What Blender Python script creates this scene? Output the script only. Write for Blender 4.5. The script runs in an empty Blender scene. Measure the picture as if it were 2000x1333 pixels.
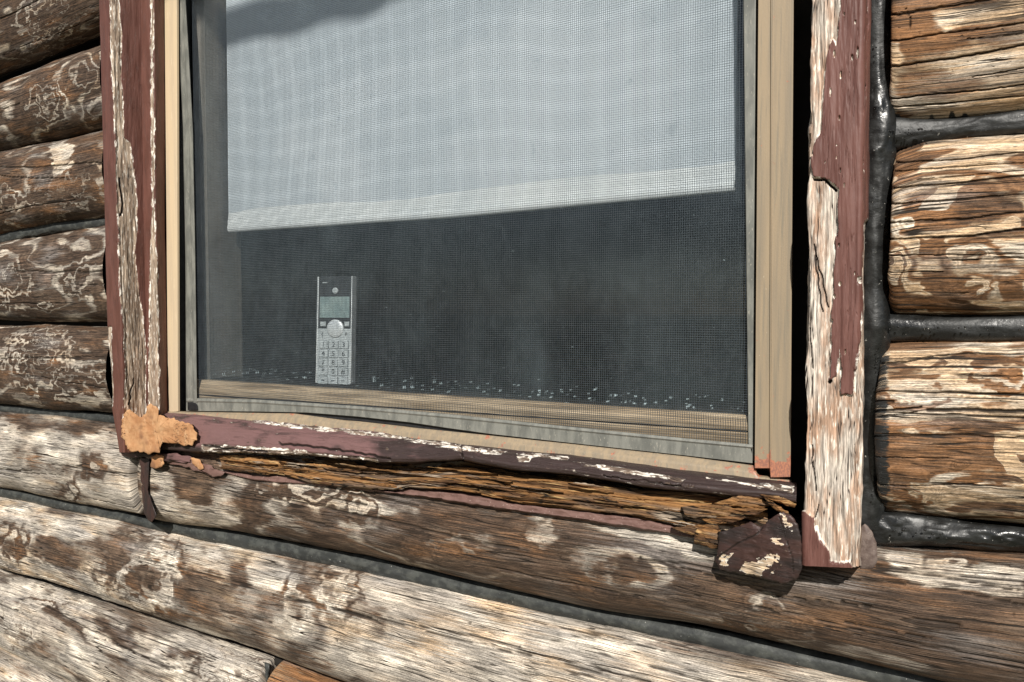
import bpy, math, random
import numpy as np
R = math.radians
random.seed(7)
# ------------------------------------------------------------------ camera, sky, sun, exposure
scn = bpy.context.scene
COL = scn.collection
CAM = np.array([0.0, -0.78, 1.50]); YAW, PITCH, F = R(31.0), R(-2.2), 1444.0
cd = bpy.data.cameras.new('camera'); cam = bpy.data.objects.new('camera', cd); COL.objects.link(cam)
cam.location = CAM; cam.rotation_euler = (R(90) + PITCH, 0, YAW)
cd.sensor_width = 36; cd.lens = F / 2000 * 36; cd.clip_start = .02; cd.clip_end = 600
scn.camera = cam
SUN_AZ, SUN_EL = R(22), R(37)          # azimuth measured from the wall's normal towards +X
sd_ = bpy.data.lights.new('sun', 'SUN'); sun = bpy.data.objects.new('sun', sd_); COL.objects.link(sun)
sd_.energy = 5.0; sd_.angle = R(.5); sd_.color = (1, .955, .88)
S = np.array([math.sin(SUN_AZ) * math.cos(SUN_EL), -math.cos(SUN_AZ) * math.cos(SUN_EL), math.sin(SUN_EL)])
import mathutils
sun.rotation_euler = mathutils.Vector(S).to_track_quat('Z', 'Y').to_euler(); sun.location = (1, -3, 4)
w = bpy.data.worlds.new('World'); scn.world = w; w.use_nodes = True
nt = w.node_tree; bg = nt.nodes['Background']; sky = nt.nodes.new('ShaderNodeTexSky')
sky.sky_type = 'NISHITA'; sky.sun_disc = False; sky.sun_elevation = SUN_EL
sky.sun_rotation = math.atan2(S[0], S[1])
nt.links.new(sky.outputs[0], bg.inputs[0]); bg.inputs[1].default_value = .05
scn.view_settings.view_transform = 'Standard'; scn.view_settings.look = 'None'
scn.view_settings.exposure = 0.32; scn.view_settings.gamma = 1
scn.view_settings.use_curve_mapping = False

# ------------------------------------------------------------------ photo geometry <-> world
fw = np.array([-math.sin(YAW) * math.cos(PITCH), math.cos(YAW) * math.cos(PITCH), math.sin(PITCH)])
rt = np.array([math.cos(YAW), math.sin(YAW), 0.0]); up = np.cross(rt, fw)
def at(px, py, y):
    """the world point seen at photo pixel (px, py) on the vertical plane at depth y"""
    px, py, y = np.broadcast_arrays(np.asarray(px, float), np.asarray(py, float), np.asarray(y, float))
    d = fw + rt * ((px - 1000) / F)[..., None] + up * ((666.5 - py) / F)[..., None]
    return CAM + d * ((y - CAM[1]) / d[..., 1])[..., None]
def pix(P):
    q = P - CAM; z = q @ fw
    return 1000 + F * (q @ rt) / z, 666.5 - F * (q @ up) / z

# ------------------------------------------------------------------ noise in numpy
def _h(ix, iy, seed):
    n = (ix.astype(np.int64) * 374761393 + iy.astype(np.int64) * 668265263 + seed * 2147483647) & 0xffffffff
    n = ((n ^ (n >> 13)) * 1274126177) & 0xffffffff
    return ((n ^ (n >> 16)) & 0xffffff) / float(0xffffff)
def vn(x, y, seed=0):
    x, y = np.broadcast_arrays(np.asarray(x, float), np.asarray(y, float))
    ix, iy = np.floor(x), np.floor(y); fx, fy = x - ix, y - iy
    fx = fx * fx * fx * (fx * (fx * 6 - 15) + 10); fy = fy * fy * fy * (fy * (fy * 6 - 15) + 10)
    a, b = _h(ix, iy, seed), _h(ix + 1, iy, seed); c, d = _h(ix, iy + 1, seed), _h(ix + 1, iy + 1, seed)
    return (a + (b - a) * fx) * (1 - fy) + (c + (d - c) * fx) * fy
def fbm(x, y, seed=0, o=3):
    v, a, t = 0, 1, 0
    for k in range(o):
        v = v + a * vn(x * 2 ** k + 17.3 * k, y * 2 ** k + 9.1 * k, seed + k); t += a; a *= .5
    return v / t
def sdp(px, py, poly):
    """signed distance in photo pixels to a polygon, positive inside"""
    poly = np.array(poly, float); d = np.full(px.shape, 1e9); inside = np.zeros(px.shape, bool)
    for i in range(len(poly)):
        a, b = poly[i], poly[(i + 1) % len(poly)]; e = b - a; L = max(e @ e, 1e-9)
        t = np.clip(((px - a[0]) * e[0] + (py - a[1]) * e[1]) / L, 0, 1)
        d = np.minimum(d, (px - a[0] - t * e[0]) ** 2 + (py - a[1] - t * e[1]) ** 2)
        c = ((a[1] > py) != (b[1] > py)) & (px < (b[0] - a[0]) * (py - a[1]) / ((b[1] - a[1]) or 1e-9) + a[0])
        inside ^= c
    return np.where(inside, 1, -1) * np.sqrt(d)
def dline(px, py, pts):
    d = np.full(px.shape, 1e9)
    for a, b in zip(pts[:-1], pts[1:]):
        a, b = np.array(a[:2], float), np.array(b[:2], float); e = b - a
        t = np.clip(((px - a[0]) * e[0] + (py - a[1]) * e[1]) / max(e @ e, 1e-9), 0, 1)
        d = np.minimum(d, (px - a[0] - t * e[0]) ** 2 + (py - a[1] - t * e[1]) ** 2)
    return np.sqrt(d)
def sstep(a, b, x):
    t = np.clip((x - a) / (b - a), 0, 1); return t * t * (3 - 2 * t)
def interp_lin(x, xs, ys):
    xs, ys = np.array(xs, float), np.array(ys, float); o = np.argsort(xs); xs, ys = xs[o], ys[o]
    r = np.interp(x, xs, ys)
    r = np.where(x < xs[0], ys[0] + (x - xs[0]) * (ys[1] - ys[0]) / (xs[1] - xs[0]), r)
    return np.where(x > xs[-1], ys[-1] + (x - xs[-1]) * (ys[-1] - ys[-2]) / (xs[-1] - xs[-2]), r)

# ------------------------------------------------------------------ object helpers
def link(o, parent=None):
    COL.objects.link(o)
    if parent is not None:
        o.parent = parent
        o.matrix_parent_inverse = mathutils.Matrix.Translation(parent.location).inverted() if parent.rotation_euler[2] == 0 else mathutils.Matrix.Identity(4)
    return o
def thing(name, label, cat, loc, group=None):
    o = bpy.data.objects.new(name, None); COL.objects.link(o); o.location = loc; o.empty_display_size = .05
    o['label'] = label; o['category'] = cat
    if group: o['group'] = group
    return o
def mesh(name, V, Fc, mat, parent=None, smooth=True, attrs=None, label=None):
    me = bpy.data.meshes.new(name); V = np.asarray(V, np.float32).reshape(-1, 3)
    if isinstance(Fc, np.ndarray):
        n, k = Fc.shape
        me.vertices.add(len(V)); me.vertices.foreach_set('co', V.ravel())
        me.loops.add(n * k); me.loops.foreach_set('vertex_index', Fc.ravel().astype(np.int32))
        me.polygons.add(n); me.polygons.foreach_set('loop_start', np.arange(0, n * k, k, dtype=np.int32))
        me.update(calc_edges=True)
    else:
        me.from_pydata(V.tolist(), [], Fc); me.update()
    me.polygons.foreach_set('use_smooth', [smooth] * len(me.polygons))
    for an, av in (attrs or {}).items():
        av = np.asarray(av, np.float32)
        if av.ndim > 1 and av.shape[-1] == 3:
            me.attributes.new(an, 'FLOAT_VECTOR', 'POINT').data.foreach_set('vector', av.reshape(-1))
        else:
            me.attributes.new(an, 'FLOAT', 'POINT').data.foreach_set('value', av.reshape(-1))
    me.materials.append(mat); me.validate()
    o = bpy.data.objects.new(name, me); link(o, parent)
    if label: o['label'] = label
    return o
def gridfaces(n, m, flip=False):
    i, j = np.meshgrid(np.arange(n - 1), np.arange(m - 1), indexing='ij'); a = (i * m + j).ravel()
    f = np.stack([a, a + m, a + m + 1, a + 1], 1)
    return f[:, ::-1].copy() if flip else f
def gnormals(P):
    N = np.cross(np.gradient(P, axis=0), np.gradient(P, axis=1)); N /= np.linalg.norm(N, axis=2, keepdims=True) + 1e-12
    return N if N[..., 1].mean() < 0 else -N
def grid(name, P, mat, parent, attrs=None, label=None, smooth=True):
    n, m = P.shape[:2]; f = gridfaces(n, m)
    a, b, c = P[0, 0], P[1, 0], P[0, 1]
    N = np.cross(np.gradient(P, axis=0), np.gradient(P, axis=1))
    if N[..., 1].mean() > 0: f = f[:, ::-1].copy()
    return mesh(name, P.reshape(-1, 3), f, mat, parent, smooth, attrs, label)
def boxv(x0, x1, y0, y1, z0, z1, b=0.0):
    import bmesh
    bm = bmesh.new(); bmesh.ops.create_cube(bm, size=1)
    for v in bm.verts:
        v.co = ((x0 + x1) / 2 + v.co.x * (x1 - x0), (y0 + y1) / 2 + v.co.y * (y1 - y0), (z0 + z1) / 2 + v.co.z * (z1 - z0))
    if b > 0: bmesh.ops.bevel(bm, geom=bm.edges[:], offset=b, segments=2, affect='EDGES', profile=.6)
    V = [tuple(v.co) for v in bm.verts]; bm.verts.index_update()
    Fc = [[v.index for v in f.verts] for f in bm.faces]; bm.free()
    return V, Fc
def box(name, x0, x1, y0, y1, z0, z1, mat, parent=None, b=0.0, label=None):
    V, Fc = boxv(x0, x1, y0, y1, z0, z1, b)
    return mesh(name, V, Fc, mat, parent, False, None, label)

# ------------------------------------------------------------------ shader helpers
class T:
    def __init__(s, name):
        s.m = bpy.data.materials.new(name); s.m.use_nodes = True; s.t = s.m.node_tree
        s.b = s.t.nodes['Principled BSDF']; s.out = s.t.nodes['Material Output']
    def n(s, typ, **k):
        q = s.t.nodes.new(typ)
        for a, b in k.items(): setattr(q, a, b)
        return q
    def put(s, sock, v):
        if hasattr(v, 'links') or isinstance(v, bpy.types.NodeSocket): s.t.links.new(v, sock)
        elif isinstance(v, (tuple, list)):
            sock.default_value = tuple(v) + ((1,) if len(v) == 3 and sock.type == 'RGBA' else ())
        else: sock.default_value = v
    def attr(s, name, vec=False):
        q = s.n('ShaderNodeAttribute', attribute_name=name); return q.outputs['Vector' if vec else 'Fac']
    def obj(s): return s.n('ShaderNodeTexCoord').outputs['Object']
    def vmul(s, v, k):
        q = s.n('ShaderNodeVectorMath', operation='MULTIPLY'); s.put(q.inputs[0], v); q.inputs[1].default_value = k; return q.outputs[0]
    def vadd(s, v, k):
        q = s.n('ShaderNodeVectorMath', operation='ADD'); s.put(q.inputs[0], v); s.put(q.inputs[1], k); return q.outputs[0]
    def noise(s, v, k=(1, 1, 1), detail=3, rough=.55, dist=0.0, color=False):
        q = s.n('ShaderNodeTexNoise'); s.put(q.inputs['Vector'], s.vmul(v, k)); q.inputs['Scale'].default_value = 1
        q.inputs['Detail'].default_value = detail; q.inputs['Roughness'].default_value = rough; q.inputs['Distortion'].default_value = dist
        return q.outputs['Color' if color else 'Fac']
    def ma(s, op, a, b=0.0, c=0.0, clamp=False):
        q = s.n('ShaderNodeMath', operation=op); q.use_clamp = clamp
        s.put(q.inputs[0], a); s.put(q.inputs[1], b); s.put(q.inputs[2], c); return q.outputs[0]
    def sm(s, x, a, b, lo=0.0, hi=1.0):
        q = s.n('ShaderNodeMapRange', interpolation_type='SMOOTHSTEP')
        s.put(q.inputs['Value'], x); s.put(q.inputs['From Min'], a); s.put(q.inputs['From Max'], b); q.inputs['To Min'].default_value = lo; q.inputs['To Max'].default_value = hi
        return q.outputs[0]
    def mix(s, f, a, b, mode='MIX'):
        q = s.n('ShaderNodeMix', data_type='RGBA', blend_type=mode); q.clamp_factor = True
        s.put(q.inputs[0], f); s.put(q.inputs[6], a); s.put(q.inputs[7], b); return q.outputs[2]
    def sep(s, v):
        q = s.n('ShaderNodeSeparateXYZ'); s.put(q.inputs[0], v); return q.outputs
    def comb(s, x, y, z):
        q = s.n('ShaderNodeCombineXYZ'); s.put(q.inputs[0], x); s.put(q.inputs[1], y); s.put(q.inputs[2], z); return q.outputs[0]
    def bump(s, h, st, dist, prev=None):
        q = s.n('ShaderNodeBump'); s.put(q.inputs['Strength'], st); q.inputs['Distance'].default_value = dist; s.put(q.inputs['Height'], h)
        if prev is not None: s.put(q.inputs['Normal'], prev)
        return q.outputs[0]
    def fin(s, col, rough=.7, normal=None, spec=.3, metal=0.0):
        s.put(s.b.inputs['Base Color'], col); s.put(s.b.inputs['Roughness'], rough); s.put(s.b.inputs['Metallic'], metal)
        s.put(s.b.inputs['Specular IOR Level'], spec)
        if normal is not None: s.put(s.b.inputs['Normal'], normal)
        return s.m

def make_log_mat():
    m = T('weathered_log'); st = m.attr('st', True); par = m.sep(m.attr('par', True)); fld = m.attr('fld'); crk = m.attr('crk'); bro = m.attr('bro')
    grain = m.noise(st, (12, 420, 1), 5, .68); fine = m.noise(st, (55, 1050, 1), 4, .75); iso = m.noise(st, (420, 900, 1), 3, .7); n1 = m.noise(st, (26, 70, 1), 4, .6)
    fib = m.noise(st, (5, 750, 21), 3, .75); sts = st; st = m.vadd(st, m.comb(m.ma('MULTIPLY', m.ma('SUBTRACT', fib, .5), .22), m.ma('MULTIPLY', m.ma('SUBTRACT', iso, .5), .006), 0.0))
    patch = m.noise(st, (7, 17, 1), 4, .6); p2 = m.noise(st, (11, 30, 2), 3, .6); p3 = m.noise(st, (17, 34, 3), 3, .55)
    blot = m.noise(st, (38, 90, 2), 3, .6)
    st = sts
    f = m.ma('ADD', fld, m.ma('MULTIPLY', m.ma('SUBTRACT', n1, .5), .42)); f = m.ma('ADD', f, m.ma('MULTIPLY', m.ma('SUBTRACT', grain, .5), .16))
    band = m.ma('SINE', m.ma('MULTIPLY', f, 6.2832))
    x = m.ma('ADD', band, m.ma('MULTIPLY', m.ma('SUBTRACT', patch, .5), m.ma('MULTIPLY_ADD', par[2], -3.6, 5.8))); x = m.ma('ADD', x, par[0]); x = m.ma('ADD', x, bro)
    x = m.ma('ADD', x, m.ma('MULTIPLY', m.ma('SUBTRACT', grain, .5), m.ma('MULTIPLY_ADD', par[2], -3.2, 5.0)))
    x = m.ma('ADD', x, m.ma('MULTIPLY', m.ma('SUBTRACT', blot, .5), 1.6))
    wd = m.ma('MULTIPLY_ADD', par[2], -.75, 1.15); k = m.sm(x, m.ma('MULTIPLY', wd, -1.0), wd)
    cream = m.mix(m.sm(m.ma('ADD', p2, m.ma('MULTIPLY', m.ma('SUBTRACT', par[1], .5), .5)), .38, .62), (.37, .33, .285), (.56, .39, .235))
    cream = m.mix(m.sm(p3, .46, .66), cream, (.72, .64, .53))
    brown = m.mix(m.sm(m.ma('ADD', p3, m.ma('MULTIPLY', m.ma('SUBTRACT', par[1], .5), .42)), .42, .66), (.070, .044, .029), (.23, .11, .045))
    brown = m.mix(m.sm(blot, .5, .75, 0, .55), brown, (.22, .165, .12))
    col = m.mix(k, cream, brown)
    st = m.vadd(sts, m.comb(m.ma('MULTIPLY', m.ma('SUBTRACT', fib, .5), .22), 0.0, 0.0)); big = m.noise(st, (6, 9, 11), 3, .55); col = m.mix(m.sm(big, .52, .68, 0, .4), col, (.16, .11, .075)); gb = m.noise(st, (10, 22, 13), 3, .55)
    col = m.mix(m.sm(gb, .56, .68, 0, .35), col, (.30, .29, .28))
    rg = m.ma('SINE', m.ma('MULTIPLY', f, 22.0)); col = m.mix(1.0, col, m.comb(*[m.sm(rg, -.9, .9, .80, 1.16)] * 3), 'MULTIPLY')
    e = m.sm(m.ma('ABSOLUTE', m.ma('ADD', x, .45)), .34, .0)
    col = m.mix(m.ma('MULTIPLY', m.ma('MULTIPLY', e, par[2]), m.sm(p2, .40, .55, .15, .9)), col, (.60, .51, .39))
    col = m.mix(1.0, col, m.comb(*[m.sm(grain, .30, .70, .46, 1.38)] * 3), 'MULTIPLY')
    col = m.mix(1.0, col, m.comb(*[m.sm(m.ma('MULTIPLY_ADD', iso, .35, m.ma('MULTIPLY', fine, .65)), .36, .64, .50, 1.40)] * 3), 'MULTIPLY')
    st = sts; wv = m.comb(m.sep(st)[0], m.ma('ADD', m.sep(st)[1], m.ma('MULTIPLY', m.ma('SUBTRACT', n1, .5), .004)), m.sep(st)[2])
    c1 = m.noise(wv, (2.6, 95, 5), 1, .5); cm = m.noise(st, (9, 24, 7), 2, .5)
    ln = m.ma('MULTIPLY', m.sm(m.ma('ABSOLUTE', m.ma('SUBTRACT', c1, .5)), .014, .003), m.sm(cm, .47, .56))
    c2 = m.noise(wv, (8, 260, 9), 1, .5)
    ln2 = m.ma('MULTIPLY', m.sm(m.ma('ABSOLUTE', m.ma('SUBTRACT', c2, .5)), .026, .010), m.sm(cm, .60, .48))
    ln = m.ma('MAXIMUM', ln, m.ma('MULTIPLY', ln2, .8))
    pit = m.sm(m.noise(st, (160, 420, 1), 2, .5), .70, .78)
    dark = m.ma('MAXIMUM', ln, m.ma('MAXIMUM', crk, m.ma('MULTIPLY', pit, .8)))
    col = m.mix(dark, col, (.018, .012, .008))
    tar = m.sm(m.ma('ADD', m.attr('tar'), m.ma('MULTIPLY', m.ma('SUBTRACT', blot, .5), 1.4)), .45, .55)
    col = m.mix(tar, col, (.022, .023, .023))
    h = m.ma('ADD', m.ma('MULTIPLY', grain, .5), m.ma('MULTIPLY', fine, .35)); h = m.ma('SUBTRACT', h, m.ma('MULTIPLY', dark, 1.3)); h = m.ma('SUBTRACT', h, m.ma('MULTIPLY', k, .15))
    rough = m.ma('SUBTRACT', .72, m.ma('MULTIPLY', tar, .35))
    return m.fin(col, rough, m.bump(h, .75, .0016), .28)

def make_paint_mat(name, paint, paint2, bare1, bare2, prim=(.74, .68, .60), primw=2.6, horiz=False, amp=7.0, chips=.0, rough=.5):
    """maroon paint with bare weathered wood where attribute 'msk' (photo pixels inside the bare patch) is positive"""
    m = T(name); st = m.attr('st', True); msk = m.attr('msk')
    g = (20, 420, 1); g1 = (45, 260, 1)
    grain = m.noise(st, g, 4, .6); n1 = m.noise(st, g1, 4, .65); n2 = m.noise(st, (16, 60, 2), 3, .55); fine = m.noise(st, (130, 900, 1), 2, .5)
    d = m.ma('ADD', msk, m.ma('MULTIPLY', m.ma('SUBTRACT', n1, .5), amp * 2))
    chip = m.sm(m.ma('ADD', m.ma('MULTIPLY', n2, .5), m.ma('MULTIPLY', n1, .5)), .60 - chips, .625 - chips)
    bare = m.ma('MAXIMUM', m.sm(d, -.5, .5), m.ma('MULTIPLY', chip, 1.0 if chips > -.5 else 0))
    wood = m.mix(m.sm(n2, .38, .62), bare1, bare2)
    wood = m.mix(m.sm(m.noise(st, (60, 300, 6), 3, .6), .52, .66), wood, (.70, .63, .54))
    wood = m.mix(1.0, wood, m.comb(*[m.sm(grain, .3, .7, .55, 1.25)] * 3), 'MULTIPLY')
    wood = m.mix(1.0, wood, m.comb(*[m.sm(m.noise(st, (45, 1300, 3), 4, .75), .36, .64, .55, 1.35)] * 3), 'MULTIPLY')
    c1 = m.noise(st, (14, 330, 5), 2, .5); cm = m.noise(st, (20, 60, 7), 2, .5)
    ln = m.ma('MULTIPLY', m.sm(m.ma('ABSOLUTE', m.ma('SUBTRACT', c1, .5)), .022, .006), m.sm(cm, .48, .56))
    crk = m.attr('crk'); dk = m.ma('MAXIMUM', ln, crk)
    wood = m.mix(dk, wood, (.03, .02, .016))
    pc = m.mix(m.sm(m.ma('ADD', n2, m.attr('rst')), .38, .62), paint, paint2); pc = m.mix(m.sm(fine, .62, .8, 0, .3), pc, (.30, .2, .17))
    line = m.ma('MULTIPLY', m.sm(m.ma('ABSOLUTE', m.ma('SUBTRACT', d, primw * .5)), primw, primw * .3), m.sm(m.noise(st, (60, 90, 12), 3, .6), .48, .54))
    col = m.mix(bare, pc, wood); col = m.mix(line, col, prim); col = m.mix(crk, col, (.015, .01, .008))
    h = m.ma('SUBTRACT', m.ma('ADD', m.ma('MULTIPLY', grain, .45), m.ma('MULTIPLY', n1, .5)), m.ma('MULTIPLY', bare, 1.0)); h = m.ma('SUBTRACT', h, m.ma('MULTIPLY', dk, .8))
    return m.fin(col, m.ma('ADD', rough, m.ma('MULTIPLY', bare, .3)), m.bump(h, .7, .0011), .35)

def make_rot_mat():
    m = T('rotten_sill_wood'); st = m.attr('st', True); g = m.noise(st, (14, 640, 1), 5, .72); n = m.noise(st, (7, 70, 2), 4, .6); n3 = m.noise(st, (18, 260, 4), 4, .65)
    col = m.mix(m.sm(n, .36, .58), (.085, .042, .020), (.30, .15, .055)); col = m.mix(m.sm(n3, .54, .68), col, (.55, .36, .16)); col = m.mix(m.sm(m.noise(st, (5, 50, 15), 3, .6), .52, .62, 0, .75), col, (.13, .095, .07))
    col = m.mix(m.sm(m.noise(st, (9, 30, 8), 2, .5), .56, .66), col, (.36, .29, .22))
    col = m.mix(1.0, col, m.comb(*[m.sm(g, .3, .68, .35, 1.3)] * 3), 'MULTIPLY')
    c = m.noise(st, (12, 200, 5), 2, .5); ln = m.sm(m.ma('ABSOLUTE', m.ma('SUBTRACT', c, .5)), .03, .006)
    ln = m.ma('MAXIMUM', m.ma('MULTIPLY', ln, m.sm(n, .56, .48)), m.attr('crk'))
    col = m.mix(ln, col, (.012, .008, .005))
    return m.fin(col, .75, m.bump(m.ma('SUBTRACT', m.ma('ADD', g, n3), ln), .9, .002), .25)

def make_sealant(name, base, dusty, rough):
    m = T(name); o = m.obj(); n = m.noise(o, (60, 60, 90), 4, .6); n2 = m.noise(o, (300, 300, 300), 3, .6); n3 = m.noise(o, (22, 22, 30), 2, .5)
    col = m.mix(m.sm(n, .42, .66), base, dusty); col = m.mix(m.sm(n2, .68, .76), col, (.35, .34, .31))
    return m.fin(col, m.sm(n3, .35, .65, rough - .12, rough + .15), m.bump(m.ma('ADD', m.ma('MULTIPLY', n2, .25), n), .40, .0022), .5)

def make_simple(name, c1, c2, sc=(40, 40, 40), rough=.5, spec=.4, metal=0.0, bumpd=.0003, speck=None, detail=3):
    m = T(name); o = m.obj(); n = m.noise(o, sc, detail, .6); n2 = m.noise(o, (sc[0] * 7, sc[1] * 7, sc[2] * 7), 3, .6)
    col = m.mix(m.sm(n, .35, .65), c1, c2)
    if speck: col = m.mix(m.sm(n2, .62, .74), col, speck)
    return m.fin(col, m.sm(n, .3, .7, rough - .06, rough + .08), m.bump(m.ma('ADD', n, m.ma('MULTIPLY', n2, .5)), .4, bumpd), spec, metal)

LOG = make_log_mat()
POST = make_paint_mat('peeling_post', (.110, .047, .038), (.145, .065, .053), (.56, .49, .42), (.40, .26, .18), amp=5.5, chips=-.2)
CASE = make_paint_mat('peeling_casing', (.098, .040, .029), (.125, .053, .040), (.40, .31, .23), (.25, .18, .13), amp=3.5, chips=-.06, primw=1.5)
SILLP = make_paint_mat('peeling_sill', (.15, .082, .078), (.040, .026, .024), (.22, .16, .12), (.09, .06, .045), amp=6.0, chips=.005)
BLOCKP = make_paint_mat('sill_end_paint', (.026, .019, .018), (.050, .026, .022), (.66, .50, .33), (.58, .44, .31), amp=7.0, chips=-.05, primw=1.2)
SMEAR = make_simple('brown_grey_smear', (.085, .060, .052), (.15, .115, .10), (110, 110, 110), .6, .3, 0, .0012, speck=(.3, .25, .21))
CAULK = make_simple('old_maroon_caulk', (.125, .07, .058), (.165, .095, .08), (60, 60, 60), .6, .3, speck=(.4, .3, .26))
ROT = make_rot_mat()
TAR = make_sealant('black_sealant', (.007, .0075, .0075), (.018, .019, .019), .36)
TARD = make_sealant('dusty_sealant', (.024, .026, .025), (.055, .058, .053), .6)
def make_fill():
    m = T('tan_wood_filler'); o = m.obj(); n = m.noise(o, (30, 30, 30), 4, .65); n2 = m.noise(o, (120, 120, 45), 4, .7); n3 = m.noise(o, (16, 16, 16), 3, .6); f = m.noise(o, (500, 500, 500), 2, .6)
    col = m.mix(m.sm(n, .38, .62), (.34, .165, .075), (.45, .25, .125)); col = m.mix(m.sm(n2, .54, .68, 0, .5), col, (.54, .35, .2)); col = m.mix(m.sm(n3, .55, .66, 0, .7), col, (.17, .085, .05))
    c = m.noise(o, (55, 55, 90), 3, .6, .6); ln = m.sm(m.ma('ABSOLUTE', m.ma('SUBTRACT', c, .5)), .012, .003); ln = m.ma('MULTIPLY', ln, m.sm(n3, .5, .42))
    col = m.mix(ln, col, (.05, .025, .015)); col = m.mix(m.sm(f, .66, .75, 0, .5), col, (.12, .07, .04))
    return m.fin(col, .78, m.bump(m.ma('SUBTRACT', m.ma('ADD', n2, n), ln), .45, .001), .2)
FILL = make_fill()
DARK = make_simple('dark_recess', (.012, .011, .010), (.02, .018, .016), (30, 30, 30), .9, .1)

def make_tan():
    m = T('tan_painted_metal'); o = m.obj(); n = m.noise(o, (110, 110, 4), 4, .65); n2 = m.noise(o, (500, 500, 300), 3, .6); n3 = m.noise(o, (240, 240, 9), 4, .65)
    col = m.mix(m.sm(n, .36, .64), (.30, .23, .15), (.235, .188, .132)); col = m.mix(m.sm(n3, .50, .68, 0, .7), col, (.185, .16, .12)); col = m.mix(m.sm(n2, .7, .78), col, (.5, .43, .32))
    rust = m.sm(m.ma('ADD', m.attr('rst'), m.ma('MULTIPLY', m.ma('SUBTRACT', m.noise(o, (110, 110, 110), 4, .6), .5), 2.2)), .42, .56)
    col = m.mix(rust, col, m.mix(m.sm(n2, .4, .6), (.40, .17, .10), (.26, .12, .085)))
    return m.fin(col, .48, m.bump(m.ma('ADD', n, n2), .3, .0004), .45)
TAN = make_tan()
TAN_LIT = make_simple('sunlit_tan_metal', (.56, .44, .29), (.48, .38, .26), (70, 70, 4), .5, .4, 0, .0003, (.66, .55, .4))  # lit copy of the tan: sunlight on the left upright put into colour
GREY = make_simple('grey_screen_frame', (.12, .122, .110), (.19, .19, .168), (90, 90, 25), .5, .45, .0, .0005, (.33, .31, .26))
GAP_BLACK = make_simple('gap_shade_and_key_black', (.012, .012, .013), (.02, .02, .021), (80, 80, 80), .6, .3)  # black put in gaps in place of shade; the corner key shares it
JAMB = make_simple('brown_grey_inner_jamb', (.13, .118, .10), (.19, .17, .145), (20, 20, 5), .6, .3)
WIRE = make_simple('screen_wire', (.055, .070, .085), (.075, .092, .11), (90, 90, 90), .45, .5)
BLIND = make_simple('white_shade_cloth', (.52, .56, .60), (.60, .63, .665), (5, 5, 5), .85, .2, 0, .0006, (.47, .51, .55))
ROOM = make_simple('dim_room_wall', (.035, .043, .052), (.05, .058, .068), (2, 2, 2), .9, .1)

def make_glass():
    m = T('dusty_window_glass'); o = m.obj(); z = m.sep(o)[2]
    tr = m.n('ShaderNodeBsdfTransparent'); tr.inputs[0].default_value = (.965, .98, .985, 1)
    gl = m.n('ShaderNodeBsdfGlossy'); gl.inputs['Roughness'].default_value = .02; gl.inputs[0].default_value = (1, 1, 1, 1)
    df = m.n('ShaderNodeBsdfDiffuse'); df.inputs[0].default_value = (.50, .62, .66, 1)
    lw = m.n('ShaderNodeLayerWeight'); lw.inputs[0].default_value = .5; fr = m.ma('MULTIPLY_ADD', m.ma('POWER', lw.outputs['Facing'], 5.0), .9, .035)
    q = m.n('ShaderNodeMixShader'); m.put(q.inputs[0], fr); m.put(q.inputs[1], tr.outputs[0]); m.put(q.inputs[2], gl.outputs[0])
    dirt = m.noise(o, (9, 9, 6), 4, .6); sp = m.noise(o, (260, 1, 190), 2, .5); sp2 = m.noise(o, (150, 1, 150), 3, .6); st = m.noise(o, (190, 1, 12), 3, .6)
    zb = m.sm(m.ma('ABSOLUTE', m.ma('SUBTRACT', z, m.attr('zb'))), .020, .004)
    low = m.ma('MULTIPLY', m.sm(m.ma('ADD', sp2, m.ma('MULTIPLY', zb, .09)), .70, .76), m.ma('MULTIPLY', zb, .55))
    smear = m.ma('MULTIPLY_ADD', m.noise(o, (9, 1, 3.5), 5, .7), .6, m.ma('MULTIPLY', m.noise(o, (160, 1, 40), 4, .7), .4)); a = m.ma('ADD', m.ma('ADD', m.sm(dirt, .40, .72, .006, .03), m.sm(smear, .44, .62, 0, .016)), m.ma('MULTIPLY', m.sm(sp, .735, .78), .38)); a = m.ma('ADD', a, m.sm(st, .6, .8, 0, .008)); a = m.ma('MAXIMUM', a, low)
    q2 = m.n('ShaderNodeMixShader'); m.put(q2.inputs[0], a); m.put(q2.inputs[1], q.outputs[0]); m.put(q2.inputs[2], df.outputs[0])
    m.t.links.new(q2.outputs[0], m.out.inputs[0]); return m.m
GLASS = make_glass()

# ------------------------------------------------------------------ setting: ground, room
g = T('dry_yard_ground'); o_ = g.obj(); n_ = g.noise(o_, (.8, .8, .8), 5, .6)
GROUND = g.fin(g.mix(g.sm(n_, .4, .6), (.16, .13, .09), (.11, .12, .06)), .9, g.bump(g.noise(o_, (14, 14, 14), 4, .6), .6, .03))
gr = mesh('ground', [(-300, -400, 0), (300, -400, 0), (300, 60, 0), (-300, 60, 0)], [(0, 1, 2, 3)], GROUND, None, False); gr['kind'] = 'structure'

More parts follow.
